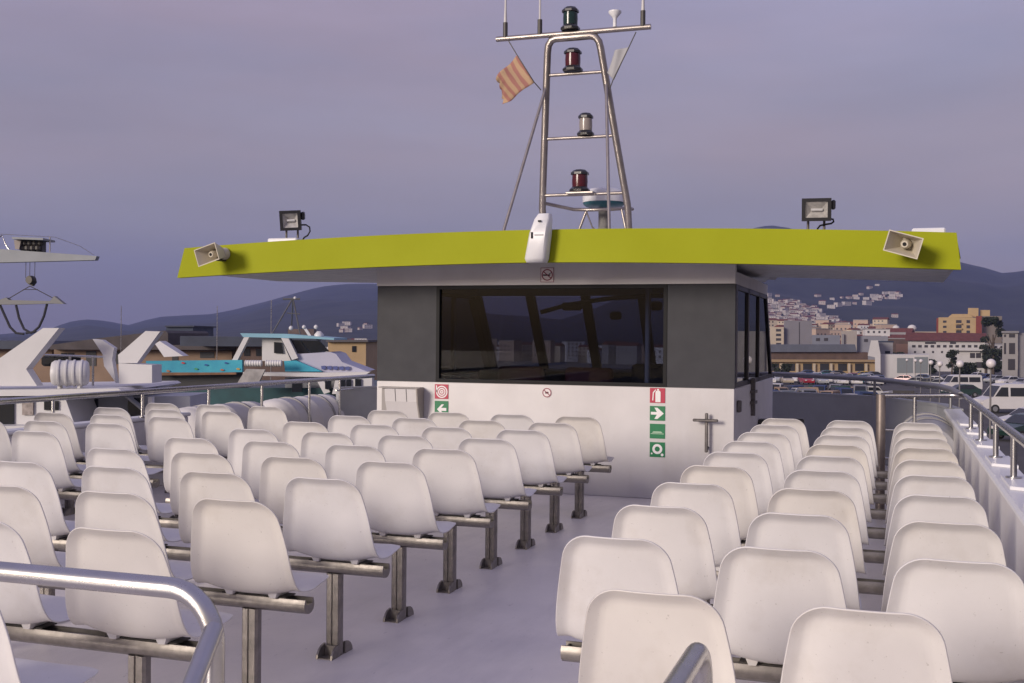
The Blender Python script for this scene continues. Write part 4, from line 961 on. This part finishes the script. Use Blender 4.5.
MB().out([(180, 336), (300, 338), (345, 341), (345, 347), (180, 346)], 118.5, 14).build('roof', roofd, t)
winpx(t, [(244, 349, 250, 356), (256, 349, 262, 356)], 120)
t = shed('ochre_house', 'flat roofed ochre house behind the bow of the turquoise ferry', 328, 366, 342, 100, 9, tan2)
MB().out([(326, 340), (368, 340), (368, 342), (326, 342)], 99.5, 10).build('roof', mat('roof_dark_trim', (.09, .08, .085), .7), t)
winpx(t, [(352, 346, 356, 352)], 100)
# sailing boats whose masts stand above the sheds
for k, (px, ytop, d, lab) in enumerate(((217, 306, 85, 'sailing boat whose thin mast stands right of the navy block'), (121, 306, 84, 'sailing boat with a thin mast between the white fins'), (271, 300, 80, 'sailing boat with a mast behind the ferry cabin'))):
    zw = wz(px, d); t = thing('sailing_boat', origin(px, d, zw), lab, 'sailing boat', 'sailing boats behind the ferry')
    o_ = origin(px, d, zw); m = MB()
    for i, (x, hw_) in enumerate(((-4, .9), (-2, 1.25), (0, 1.35), (2.2, 1.0), (4.2, .12))):
        c = o_ + SIDE * x
        m.v += [c + VIEW * hw_ + Vector((0, 0, .9)), c - VIEW * hw_ + Vector((0, 0, .9)), c - VIEW * hw_ * .6 - Vector((0, 0, .3)), c + VIEW * hw_ * .6 - Vector((0, 0, .3))]
    for i in range(4):
        for j in range(4): m.f.append((i * 4 + j, i * 4 + (j + 1) % 4, i * 4 + 4 + (j + 1) % 4, i * 4 + 4 + j))
    m.f += [(0, 1, 2, 3), (16, 17, 18, 19)]; m.build('hull', hullw, t)
    top = at(px, ytop, d); MB().tube([o_ + Vector((0, 0, .8)), Vector((o_.x, o_.y, top.z))], [.04, .025], 6).build('mast', steel, t)
    MB().tube([o_ + Vector((0, 0, 2)), o_ - SIDE * 3.2 + Vector((0, 0, 2))], .09, 6).build('boom', steel, t)

# ------------------------------------------------------------------ quay and town to the right
cream = mat('cream_render', (.50, .42, .32), .8, noise=.12, nscale=.3)
whiter = mat('white_render', (.58, .56, .55), .8, noise=.1, nscale=.3)
greyr = mat('grey_render', (.27, .26, .27), .8, noise=.15, nscale=.3)
redroof = mat('red_tiles', (.16, .05, .04), .85, noise=.3, nscale=.8)
yellowr = mat('yellow_render', (.50, .36, .19), .8, noise=.1, nscale=.3)
redwall = mat('red_side', (.24, .06, .045), .8, noise=.15, nscale=.3)
winf = mat('far_window', (.06, .055, .06), .4)
shutter = mat('grey_shutter', (.20, .22, .23), .6)
D1 = 262
t = shed('arcade_building', 'long low ochre arcade building with a grey upper storey across the basin', 764, 876, 362, D1, 14, tan2)
wallbox(t, 764, 868, 352, D1 + 3, 10, brickd, 'upper_wall', 362)
MB().out([(766, 344.5), (855, 344.5), (857, 352), (764, 352)], D1 + 2, 12).build('roof_band', mat('slate_blue', (.11, .12, .155), .6, noise=.2, nscale=.5), t)
MB().out([(763, 359.5), (877, 359.8), (877, 362), (763, 362)], D1 - 1, 3).build('canopy', mat('canopy_ochre', (.30, .21, .12), .7), t)
for x in (770, 786, 803, 820, 838, 855):
    winpx(t, [(x, 363.5, x + 9, 371)], D1, shade, 'archway'); winpx(t, [(x + 10, 363.5, x + 12.5, 375)], D1 - .6, cream, 'pier')
t = shed('quay_office', 'white flat roofed quay building with two grey shutters and a tall gable', 880, 929, 354.5, 240, 12, whiter)
wallbox(t, 878, 893, 342.5, 243, 9, greyr, 'rear_block'); 
MB().out([(871, 340.4), (878, 340.4), (880.5, 354), (880.5, 375), (875, 372), (875, 357.3), (867.7, 355.7)], 238, 4).build('gable', whiter, t)
MB().out([(878, 341), (894, 341), (894, 342.5), (878, 342.5)], 243.5, 9).build('roof', roofd, t)
winpx(t, [(897, 358, 913, 373), (914.5, 357, 928, 373)], 240, shutter, 'shutter'); winpx(t, [(885, 351, 890, 353.5)], 243)
t = shed('long_white_building', 'long white building with a red tiled roof below the yellow flats', 908, 985, 340.5, 370, 14, whiter)
a, b = at(905, 340.5, 369), at(987, 341.5, 369); rz_ = at(940, 332.5, 376).z
MB().prism([a, a + away(946) * 8 + Vector((0, 0, rz_ - a.z)), a + away(946) * 16], b - a).build('roof', redroof, t)
winpx(t, [(912 + k * 6.2, 345, 915.5 + k * 6.2, 347.5) for k in range(11)] + [(914 + k * 9, 351, 916 + k * 9, 353) for k in range(7)] + [(925, 342, 936, 344), (950, 342, 956, 344)], 370, winf)
t = shed('yellow_flats', 'tall yellow block of flats with red side walls and dark balconies, above the town', 938.5, 978, 317.5, 480, 12, yellowr)
wallbox(t, 936.5, 938.4, 318, 481, 10, redwall, 'side_wall'); wallbox(t, 976, 982, 316, 479.6, 11, redwall, 'side_wall')
MB().out([(948, 317.4), (952, 314), (970, 314), (973, 317.4)], 481, 9).build('attic', yellowr, t)
wallbox(t, 968, 978.5, 308, 484, 7, yellowr, 'lift_tower', 317); wallbox(t, 980, 990, 310, 486, 6, yellowr, 'lift_tower', 318); wallbox(t, 982.1, 1002, 316, 484, 10, mat('flats_shaded', (.2, .17, .14), .8), 'rear_wing')
for r_ in range(5):
    y = 320.5 + r_ * 5.2
    winpx(t, [(943, y, 946.5, y + 2.2), (956, y - .4, 961.5, y + 2.8), (966.5, y - .4, 970, y + 2.6)], 480, winf)
    MB().out([(955.5, y + 2.6), (962, y + 2.6), (962, y + 3.8), (955.5, y + 3.8)], 479, 1.0).build('balcony', yellowr, t)
t = shed('small_white_block', 'small white modern building with a dark window band in front of the long white building', 959, 995, 350, 310, 10, whiter)
MB().out([(957, 349), (996, 349.5), (996, 351), (957, 350.6)], 309, 11).build('roof', whiter, t)
winpx(t, [(970, 353, 975, 358), (976, 353, 981, 358), (982, 353, 990, 358), (976, 362, 988, 368)], 310, winf)
t = shed('grey_office_block', 'three storey grey office block at the right picture edge', 1002.5, 1018, 332.5, 270, 14, mat('office_grey', (.35, .33, .32), .8, noise=.1, nscale=.3))
MB().out([(1001.5, 331), (1019, 331), (1019, 333), (1001.5, 333)], 269.5, 15).build('parapet', greyr, t)
winpx(t, [(1004, 343, 1006, 354), (1009, 343, 1015, 354), (1008, 359, 1015, 370), (1004, 334.5, 1006, 337), (1009, 334, 1015, 337.5)], 270, winf)
wallbox(t, 1018.2, 1060, 333, 271, 13, greyr, 'plain_flank')
t = shed('grey_flats', 'grey block of flats with a cream balcony end left in the town', 784, 812, 320.5, 400, 14, mat('flats_grey', (.21, .20, .22), .8, noise=.1, nscale=.2))
wallbox(t, 770, 783.8, 327, 398, 12, cream, 'balcony_end')
winpx(t, [(776, 329 + k * 4.6, 781, 331.5 + k * 4.6) for k in range(4)], 398, winf); winpx(t, [(799, 322, 799.8, 345)], 400, winf, 'seam')
t = shed('cream_tower', 'square cream tower block in the middle of the town roofs', 841, 857, 331, 350, 9, mat('tower_cream', (.36, .32, .29), .8, noise=.1, nscale=.3))
wallbox(t, 842, 844, 334, 349, 1, greyr, 'stair_strip')
t = shed('grey_hall', 'wide blue grey hall behind the arcade building', 812, 840, 335, 370, 12, mat('hall_grey', (.20, .21, .25), .8, noise=.1, nscale=.3)); winpx(t, [(816, 338, 820, 341), (824, 338, 828, 341)], 370, winf)
t = shed('grey_hall', 'grey hall between the cream tower and the white gable', 856, 888, 336, 352, 12, mat('hall_grey2', (.25, .25, .28), .8, noise=.1, nscale=.3)); winpx(t, [(864, 339, 868, 342)], 352, winf)
t = shed('brown_block', 'dark brown block with a terrace behind the white quay building', 886, 908, 339, 390, 12, brickd); wallbox(t, 896, 912, 344, 380, 5, mat('brown_lt', (.17, .10, .085), .8), 'front_wing')
t = shed('dome_house', 'low house with two white roof tanks in front of the hills', 897, 938, 331.5, 520, 12, cream)
MB().lathe([(.6, -1), (1.5, -.6), (1.7, 0), (1.4, 1.0), (.4, 1.5)], at(896, 328.5, 521), 12).build('roof_tank', whiter, t, 60); MB().lathe([(.8, -1.2), (1.9, -.6), (2.1, .2), (1.6, 1.3), (.4, 1.8)], at(912, 328.6, 521), 12).build('roof_tank', whiter, t, 60)
t = shed('unseen_ochre_flats', 'unseen ochre flats added beyond the car park to reflect in the side panes', 1075, 1120, 322, 230, 14, yellowr); winpx(t, [(1080 + 8 * i, 328 + 11 * j, 1084 + 8 * i, 335 + 11 * j) for i in range(5) for j in range(3)], 230, winf)  # out of view, added as a warm reflection for the wheelhouse side glass
t = shed('unseen_brick_flats', 'unseen brick red terrace added far right to reflect in the side panes', 1130, 1230, 326, 215, 14, mat('brick_render', (.30, .13, .08), .8, noise=.2, nscale=.3)); winpx(t, [(1136 + 11 * i, 332 + 12 * j, 1141 + 11 * i, 339 + 12 * j) for i in range(8) for j in range(3)], 215, winf)  # second unseen block, added so the side glass mirrors warm walls
# town houses: one of each kind, then copies
def house_proto(name, w_, dp, h_, wm, rm, gable, label, group):
    t = thing(name, (0, 0, 0), label, 'house', group)
    MB().box((-w_ / 2, 0, -24), (w_ / 2, dp, h_)).build('wall', wm, t)
    if gable: MB().prism([(-w_ / 2 - .3, -.3, h_ + .01), (-w_ / 2 - .3, dp / 2, h_ + w_ * .16), (-w_ / 2 - .3, dp + .3, h_ + .01)], (w_ + .6, 0, 0)).build('roof', rm, t)
    else: MB().box((-w_ / 2 - .2, -.2, h_ + .01), (w_ / 2 + .2, dp + .2, h_ + .5)).build('roof', rm, t)
    for i in range(max(2, int(w_ / 3.2))):
        for j in range(max(1, int(h_ / 3))):
            x = -w_ / 2 + 1.2 + i * 3.1; z = 1.2 + j * 2.9
            if x + 1.2 < w_ / 2: MB().box((x, -.05, z), (x + 1.2, .1, z + 1.3)).build('window', winf, t)
    return t
protos = [house_proto('town_house', 12, 10, 9, cream, redroof, True, 'cream town house with a red tiled roof in the crowded town', 'town houses'),
          house_proto('town_house', 14, 10, 12, whiter, greyr, False, 'white flat roofed town house in the crowded town', 'town houses'),
          house_proto('town_house', 10, 9, 7, whiter, redroof, True, 'white town house with a red tiled roof in the crowded town', 'town houses'),
          house_proto('town_house', 16, 10, 10, greyr, redroof, True, 'grey town house with a red tiled roof in the crowded town', 'town houses'),
          house_proto('town_house', 12, 10, 11, mat('pink_render', (.44, .33, .26), .8, noise=.1, nscale=.3), greyr, False, 'warm beige flat roofed town house in the crowded town', 'town houses')]
used = set()
def put(pi, px, d, zoff=0, p=None, s_=1.0, rot=None):
    h = protos[pi] if pi not in used else copy_tree(protos[pi]); used.add(pi)
    q = p if p is not None else ground_at(px, d)
    h.location = q + Vector((0, 0, zoff)); h.rotation_euler = (0, 0, rot if rot is not None else YAW + rnd.uniform(-.6, .6)); h.scale = (s_, s_, s_); return h
for px in range(770, 1012, 5):
    for row, (d, dz) in enumerate(((440, 2), (520, 7), (620, 13), (710, 19))):
        if 915 < px < 1000 and row < 1: continue
        if px > 905 and row > 1: continue
        if px > 880 and row > 2: continue
        if row == 0 and px < 815: continue
        put(rnd.randrange(5), px + rnd.uniform(-3, 3), d + rnd.uniform(-35, 35), dz + rnd.uniform(-2, 2), s_=rnd.uniform(.45, .75))
for px in range(330, 376, 6): put(rnd.randrange(5), px + rnd.uniform(-2, 2), 640 + rnd.uniform(-40, 40), 5, s_=.5)
for px in range(440, 670, 8): put(rnd.randrange(5), px + rnd.uniform(-3, 3), 540 + rnd.uniform(-80, 80), 2, s_=rnd.uniform(.5, .75))
# houses on the hillside
hp = [house_proto('hillside_house', 11, 9, 5, mat('hill_white', (.42, .36, .33), .8), redroof, True, 'small white house with a red roof on the dark hillside above the town', 'hillside houses'),
      house_proto('hillside_house', 15, 9, 6, mat('hill_pale', (.46, .42, .40), .8), mat('hill_pale_roof', (.36, .31, .30), .8), False, 'small pale flat roofed house on the dark hillside above the town', 'hillside houses')]
used2 = set()
def puth(k, px, py, s_):
    p, d = hill_hit(px, py)
    if p is None: return
    h = hp[k] if k not in used2 else copy_tree(hp[k]); used2.add(k)
    h.location = p + Vector((0, 0, .5)); h.rotation_euler = (0, 0, YAW + rnd.uniform(-.7, .7)); h.scale = (s_, s_, s_)
spots = [(778, 297), (770, 296), (819, 298), (832, 300), (843, 299), (850, 301), (866, 302), (872, 303.5), (876, 300), (880, 297.5), (887, 296.5), (893, 295.5), (897, 295), (888, 300), (871, 291), (877, 287), (862, 296), (855, 305), (848, 306), (840, 307), (831, 309), (822, 305), (815, 309), (900, 296), (895, 318), (869, 305), (880, 303)]
for k in range(130):
    u = rnd.random() ** .6; y = 300 + u * 28; x = rnd.uniform(768, 790 + 62 * u)
    spots.append((x, y))
for k in range(14): spots.append((rnd.uniform(846, 900), 300.5 - (rnd.random()) * 5 + (880 - 873) * .2))
for k in range(10): spots.append((rnd.uniform(340, 376), rnd.uniform(326, 333)))
for x, y in spots: puth(rnd.randrange(2), x, y, rnd.uniform(.55, 1.0))

# trees
leaf = mat('leaf_dark', (.035, .045, .022), .8, noise=.5, nscale=.6, col2=(.015, .022, .013)); bark = mat('bark', (.08, .06, .045), .9)
def tree(px, d, h_, w_, label, n=900, cb_=.25):
    o_ = ground_at(px, d); t = thing('tree', o_, label, 'tree', 'trees by the quay')
    m = MB(); m.tube([o_ - Vector((0, 0, .2)), o_ + Vector((.1, 0, h_ * .35)), o_ + Vector((0, .1, h_ * .7))], [h_ * .035, h_ * .026, h_ * .012], 7)
    for k in range(5): a = k * 1.3; m.tube([o_ + Vector((0, 0, h_ * (.3 + .06 * k))), o_ + Vector((math.cos(a) * w_ * .3, math.sin(a) * w_ * .3, h_ * (.5 + .07 * k)))], [h_ * .014, h_ * .005], 5)
    m.build('trunk', bark, t)
    m = MB(); cl_ = [(Vector((rnd.gauss(0, .17) * w_, rnd.gauss(0, .17) * w_, h_ * (cb_ + (1 - cb_) * rnd.random()))), rnd.uniform(.12, .24) * w_) for _ in range(16)]
    for k in range(n * 4):
        c, r_ = cl_[k % 16]; v = Vector((rnd.gauss(0, 1), rnd.gauss(0, 1), rnd.gauss(0, .8))).normalized() * r_ * rnd.random() ** .4
        p = o_ + c + v
        if p.z > o_.z + h_: p.z = o_.z + h_ * rnd.uniform(.9, 1)
        s_ = w_ * rnd.uniform(.022, .045); a = Vector((rnd.gauss(0, 1), rnd.gauss(0, 1), rnd.gauss(0, 1))).normalized(); b = a.orthogonal().normalized(); m.quad(p - a * s_ - b * s_ * .6, p + a * s_ - b * s_ * .6, p + a * s_ + b * s_ * .6, p - a * s_ + b * s_ * .6)
    m.build('crown', leaf, t)
tree(993, 300, 15.5, 6.5, 'tall dark tree beside the grey office block', 1300, .12)
tree(986, 310, 11, 6, 'dark rounded tree left of the tallest tree by the office block', 900, .15)
tree(952, 275, 6.5, 3.6, 'slim dark tree in front of the long white building', 700, .1)
tree(930, 300, 4, 5, 'low bushy tree right of the shuttered quay building', 600, .15)
tree(968, 255, 3.4, 6, 'low dark bush below the small white building', 500, .1)
tree(786, 205, 3.0, 3.5, 'small green bush among the cars across the basin', 400, .1)
tree(899, 330, 6, 4.5, 'dark tree behind the shuttered quay building', 500, .3)

# globe lamps
globe = mat('lamp_globe', (.62, .58, .58), .35)
for k, (px, py, d, lab) in enumerate(((991, 363.5, 56, 'nearest and largest white globe lamp, on its pole before the vans'), (960, 364, 72, 'white globe lamp above the white van, second largest'), (940, 364, 95, 'white globe lamp left of the white van, third from the right'), (931, 362.5, 112, 'white globe lamp over the parked cars, fourth from the right'), (921, 361, 140, 'small white globe lamp before the right grey shutter'), (915.5, 360.5, 165, 'small white globe lamp between the two grey shutters'), (907, 360, 200, 'smallest white globe lamp before the left grey shutter'))):
    g = ground_at(px, d); c = at(px, py, d); t = thing('globe_lamp', g, lab, 'street lamp', 'globe lamps along the quay'); r_ = .235
    MB().tube([g, Vector((g.x, g.y, c.z - r_))], [.055, .04], 8).build('pole', mat('lamp_pole', (.16, .15, .15), .6), t)
    MB().lathe([(r_ * math.sin(PI * i / 10) + .001, -r_ * math.cos(PI * i / 10)) for i in range(11)], c, 18).build('globe', globe, t, 180)
    MB().lathe([(.09, -r_ - .05), (.11, -r_ + .02)], c, 10).build('collar', darkmetal, t)

# cars and vans
tyre = mat('tyre', (.02, .02, .02), .8); rimm = mat('rim', (.35, .35, .36), .4, .6); carglass = mat('car_glass', (.02, .022, .026), .1)
paint0 = mat('car_paint', (.4, .4, .4), .3, coat=.5); lampm = mat('car_lamp', (.55, .52, .5), .2); taill = mat('tail_lamp', (.25, .02, .02), .3)
def car_proto(van, label):
    t = thing('parked_van' if van else 'parked_car', (0, 0, 0), label, 'van' if van else 'car')
    if van: prof = [(-2.7, .35), (-2.72, .7), (-2.66, 1.0), (-1.85, 1.25), (-1.25, 2.1), (-.9, 2.22), (2.5, 2.25), (2.66, 2.1), (2.7, .9), (2.68, .35)]; hwid = .98; belt = 1.2
    else: prof = [(-2.0, .3), (-2.06, .55), (-1.98, .72), (-1.0, .92), (-.35, 1.38), (.1, 1.45), (1.1, 1.43), (1.7, 1.05), (1.98, .95), (2.04, .6), (2.0, .3)]; hwid = .84; belt = .9
    m = MB(); n_ = len(prof)
    def yy(z): return hwid - max(0, z - belt) * (.10 if van else .28)
    for s_ in (-1, 1):
        for k in (1.0, .9): m.v += [Vector((x * (1 if k == 1 else .985), s_ * yy(z) * (k if k == 1 else .90), z * (1 if k == 1 else 1.0) + (.0 if k == 1 else .012))) for x, z in prof]
    A = lambda s_, k, i: (s_ * 2 + k) * n_ + i % n_
    for i in range(n_):
        m.f.append((A(0, 0, i), A(0, 0, i + 1), A(0, 1, i + 1), A(0, 1, i))); m.f.append((A(1, 0, i), A(1, 0, i + 1), A(1, 1, i + 1), A(1, 1, i)))
        m.f.append((A(0, 1, i), A(0, 1, i + 1), A(1, 1, i + 1), A(1, 1, i)))
    m.f += [tuple(A(0, 0, i) for i in range(n_)), tuple(A(1, 0, i) for i in range(n_))]
    m.build('body', paint0, t, 30)
    if van: sw = [[(-1.78, 1.28), (-1.25, 1.98), (-.72, 1.98), (-.72, 1.28)], [(-.55, 1.3), (-.55, 1.95), (.7, 1.95), (.7, 1.3)], [(.85, 1.3), (.85, 1.95), (2.4, 1.95), (2.4, 1.3)]]; ws_ = ((-1.86, 1.27), (-1.29, 2.06)); wr = ((2.705, 1.25), (2.68, 1.95)); wx = (-1.75, 1.75); wr_ = .34
    else: sw = [[(-.92, .95), (-.38, 1.32), (.22, 1.36), (.22, .95)], [(.3, .95), (.3, 1.36), (1.02, 1.34), (1.45, 1.04)]]; ws_ = ((-1.0, .95), (-.37, 1.365)); wr = ((1.68, 1.08), (1.14, 1.40)); wx = (-1.25, 1.25); wr_ = .30
    for s_ in (-1, 1):
        for q in sw: MB().prism([(x, s_ * (yy(z) + .004), z) for x, z in q], (0, -s_ * .03, 0)).build('window', carglass, t)
    for (xa, za), (xb, zb_) in (ws_, wr):
        dx = -.012 if xa < 0 else .012
        MB().prism([(xa + dx, -yy(za) * .86, za), (xa + dx, yy(za) * .86, za), (xb + dx, yy(zb_) * .84, zb_), (xb + dx, -yy(zb_) * .84, zb_)], (-dx * .5, 0, .012)).build('windscreen' if xa < 0 else 'rear_screen', carglass, t)
    for x in wx:
        for s_ in (-1, 1):
            o_ = MB().lathe([(wr_ * .6, -.09), (wr_, -.08), (wr_, .08), (wr_ * .6, .09)], (x, s_ * (hwid - .07), wr_), 16, ax='y').build('wheel', tyre, t, 40)
            MB().lathe([(wr_ * .58, -.095), (wr_ * .58, .095)], (x, s_ * (hwid - .07), wr_), 12, ax='y').build('rim', rimm, o_)
    for s_ in (-1, 1):
        z = .72 if van else .62; x = prof[1][0]
        MB().box((x - .01, s_ * (hwid - .32) - .14, z), (x + .09, s_ * (hwid - .32) + .14, z + .15), .01).build('headlight', lampm, t)
        MB().box((-x - .09, s_ * (hwid - .2) - .1, z + .1), (-x + .015, s_ * (hwid - .2) + .1, z + .3), .01).build('tail_light', taill, t)
    return t
cp, vp_ = car_proto(False, 'x'), car_proto(True, 'x'); first = {False: True, True: True}
PAINT = {c: mat('paint_' + c, v, .3, noise=.05, nscale=1, coat=.5) for c, v in dict(white=(.62, .60, .59), green=(.012, .035, .028), silver=(.32, .33, .35), blue=(.03, .06, .16), dark=(.03, .03, .035), red=(.30, .02, .03), yellow=(.50, .33, .03), teal=(.03, .12, .14), beige=(.40, .34, .26)).items()}
def carp(px, d, col, ang, label, van=False, group=None, s_=1.0):
    pr_ = vp_ if van else cp
    c = copy_tree(pr_, None, {'car_paint': PAINT[col]})
    c.location = ground_at(px, d) + Vector((0, 0, .02)); c.rotation_euler = (0, 0, YAW + R(ang)); c.scale = (s_,) * 3
    c['label'] = label
    c['group'] = group or 'vehicles in the car park'; return c
carp(961.5, 129, 'green', 4, 'dark green hatchback parked in front of the white box van')
carp(960, 150, 'white', 6, 'white box van parked behind the dark green hatchback', True)
carp(1012, 93, 'white', 3, 'large white minibus at the right edge of the car park', True, s_=1.08)
carp(1029, 62, 'green', 20, 'dark green car cut off by the right picture edge, nearest of all')
carp(1031, 70, 'white', 10, 'white car just behind the nearest dark green car')
carp(1009, 190, 'white', 25, 'white car at the front of the slanted row beside the office block', s_=1.05)
carp(995, 205, 'silver', 28, 'silver car in the slanted row, next to the white car in front'); carp(985, 222, 'blue', 30, 'blue car in the slanted row, third from the front'); carp(977, 240, 'white', 30, 'white car in the slanted row, fourth from the front'); carp(1024, 176, 'silver', 25, 'silver car at the right edge of the slanted row')
carp(938, 163, 'silver', -20, 'silver car left of the white box van'); carp(926, 168, 'dark', -25, 'black car between the silver cars left of the white van'); carp(915, 176, 'silver', -20, 'silver car at the left end of the group by the white van'); carp(933, 185, 'white', -20, 'white car behind the silver and black cars'); carp(903, 192, 'red', -30, 'red car left of the group by the white van'); carp(946, 200, 'dark', 10, 'dark car behind the group by the white van'); carp(921, 205, 'blue', -20, 'dark blue car behind the group by the white van')
carp(862, 235, 'yellow', 5, 'yellow car parked before the tall white gable'); carp(872, 232, 'dark', 5, 'black car right of the yellow car'); carp(806, 244, 'blue', 3, 'blue car before the arcade on the left'); carp(825, 244, 'teal', 4, 'teal car before the arcade piers'); carp(836, 240, 'dark', 3, 'black car before the arcade, left of the yellow car')
cols = list(PAINT)
for k in range(26):
    c = ('white', 'silver', 'white', 'blue', 'beige', 'white', 'dark', 'silver', 'red', 'white', 'teal')[k % 11]
    carp(771 + k * 4.3 + rnd.uniform(-1.5, 1.5), 178 + (k % 4) * 10, c, 90 + rnd.uniform(-12, 12), '%s car in the crowded rows across the basin' % c, group='cars across the basin')
bpy.data.objects.remove(bpy.data.objects[cp.name]) if False else None
for pr_ in (cp, vp_):
    for ch in list(pr_.children_recursive): bpy.data.objects.remove(ch)
    bpy.data.objects.remove(pr_)
# small motor boats in the basin
def boat_proto():
    t = thing('motor_boat', (0, 0, 0), 'x', 'boat', 'motor boats in the basin'); m = MB()
    for x, hw_, z0, z1 in ((2.6, .95, -.2, .75), (1, 1.05, -.3, .75), (-1, 1.0, -.3, .85), (-2.2, .6, -.2, 1.0), (-3.0, .06, .2, 1.12)):
        m.v += [Vector((x, hw_, z1)), Vector((x, -hw_, z1)), Vector((x, -hw_ * .65, z0)), Vector((x, hw_ * .65, z0))]
    for i in range(4):
        for j in range(4): m.f.append((i * 4 + j, i * 4 + (j + 1) % 4, i * 4 + 4 + (j + 1) % 4, i * 4 + 4 + j))
    m.f += [(0, 1, 2, 3), (16, 17, 18, 19)]; m.build('hull', paint0, t)
    MB().prism([(-1.5, -.75, .85), (-.7, -.65, 1.75), (1.1, -.65, 1.8), (1.3, -.75, .76)], (0, 1.4, 0)).build('cabin', hullw, t)
    for y in (-.76, .66): MB().prism([(-1.1, y, 1.15), (-.65, y, 1.6), (.8, y, 1.62), (.8, y, 1.15)], (0, .1, 0)).build('cabin_window', winm, t)
    MB().prism([(-1.42, -.6, 1.0), (-.78, -.55, 1.68), (-.78, .55, 1.68), (-1.42, .6, 1.0)], (-.03, 0, .02)).build('windscreen', winm, t)
    return t
bp0 = boat_proto()
COVER = {c: mat('cover_' + c, v, .7, noise=.2, nscale=2) for c, v in dict(white=(.55, .53, .52), blue=(.03, .05, .14), grey=(.20, .20, .22), green=(.02, .07, .05), tan=(.32, .22, .15)).items()}
for k in range(22):
    px = 771 + k * 4.9 + rnd.uniform(-2, 2); d = 118 + (k * 7 % 4) * 10
    c = ('white', 'blue', 'beige', 'white', 'teal', 'dark', 'white', 'red', 'silver')[k % 9]; cc = ('blue', 'white', 'tan', 'grey', 'green')[k % 5]
    o_ = copy_tree(bp0, None, {'car_paint': PAINT[c], 'boat_white': COVER[cc]}); p = at(px, 341, d); p.z = water_z(p.x, p.y) + .35; o_.location = p; o_.rotation_euler = (0, 0, YAW + R(rnd.choice((10, 170, 80, 60)) + rnd.uniform(-15, 15))); o_.scale = (rnd.uniform(.8, 1.1),) * 3
    o_['label'] = '%s hulled motor boat with a %s cabin moored in the basin beyond the bow' % (c, cc)
for ch in list(bp0.children_recursive): bpy.data.objects.remove(ch)
bpy.data.objects.remove(bp0)
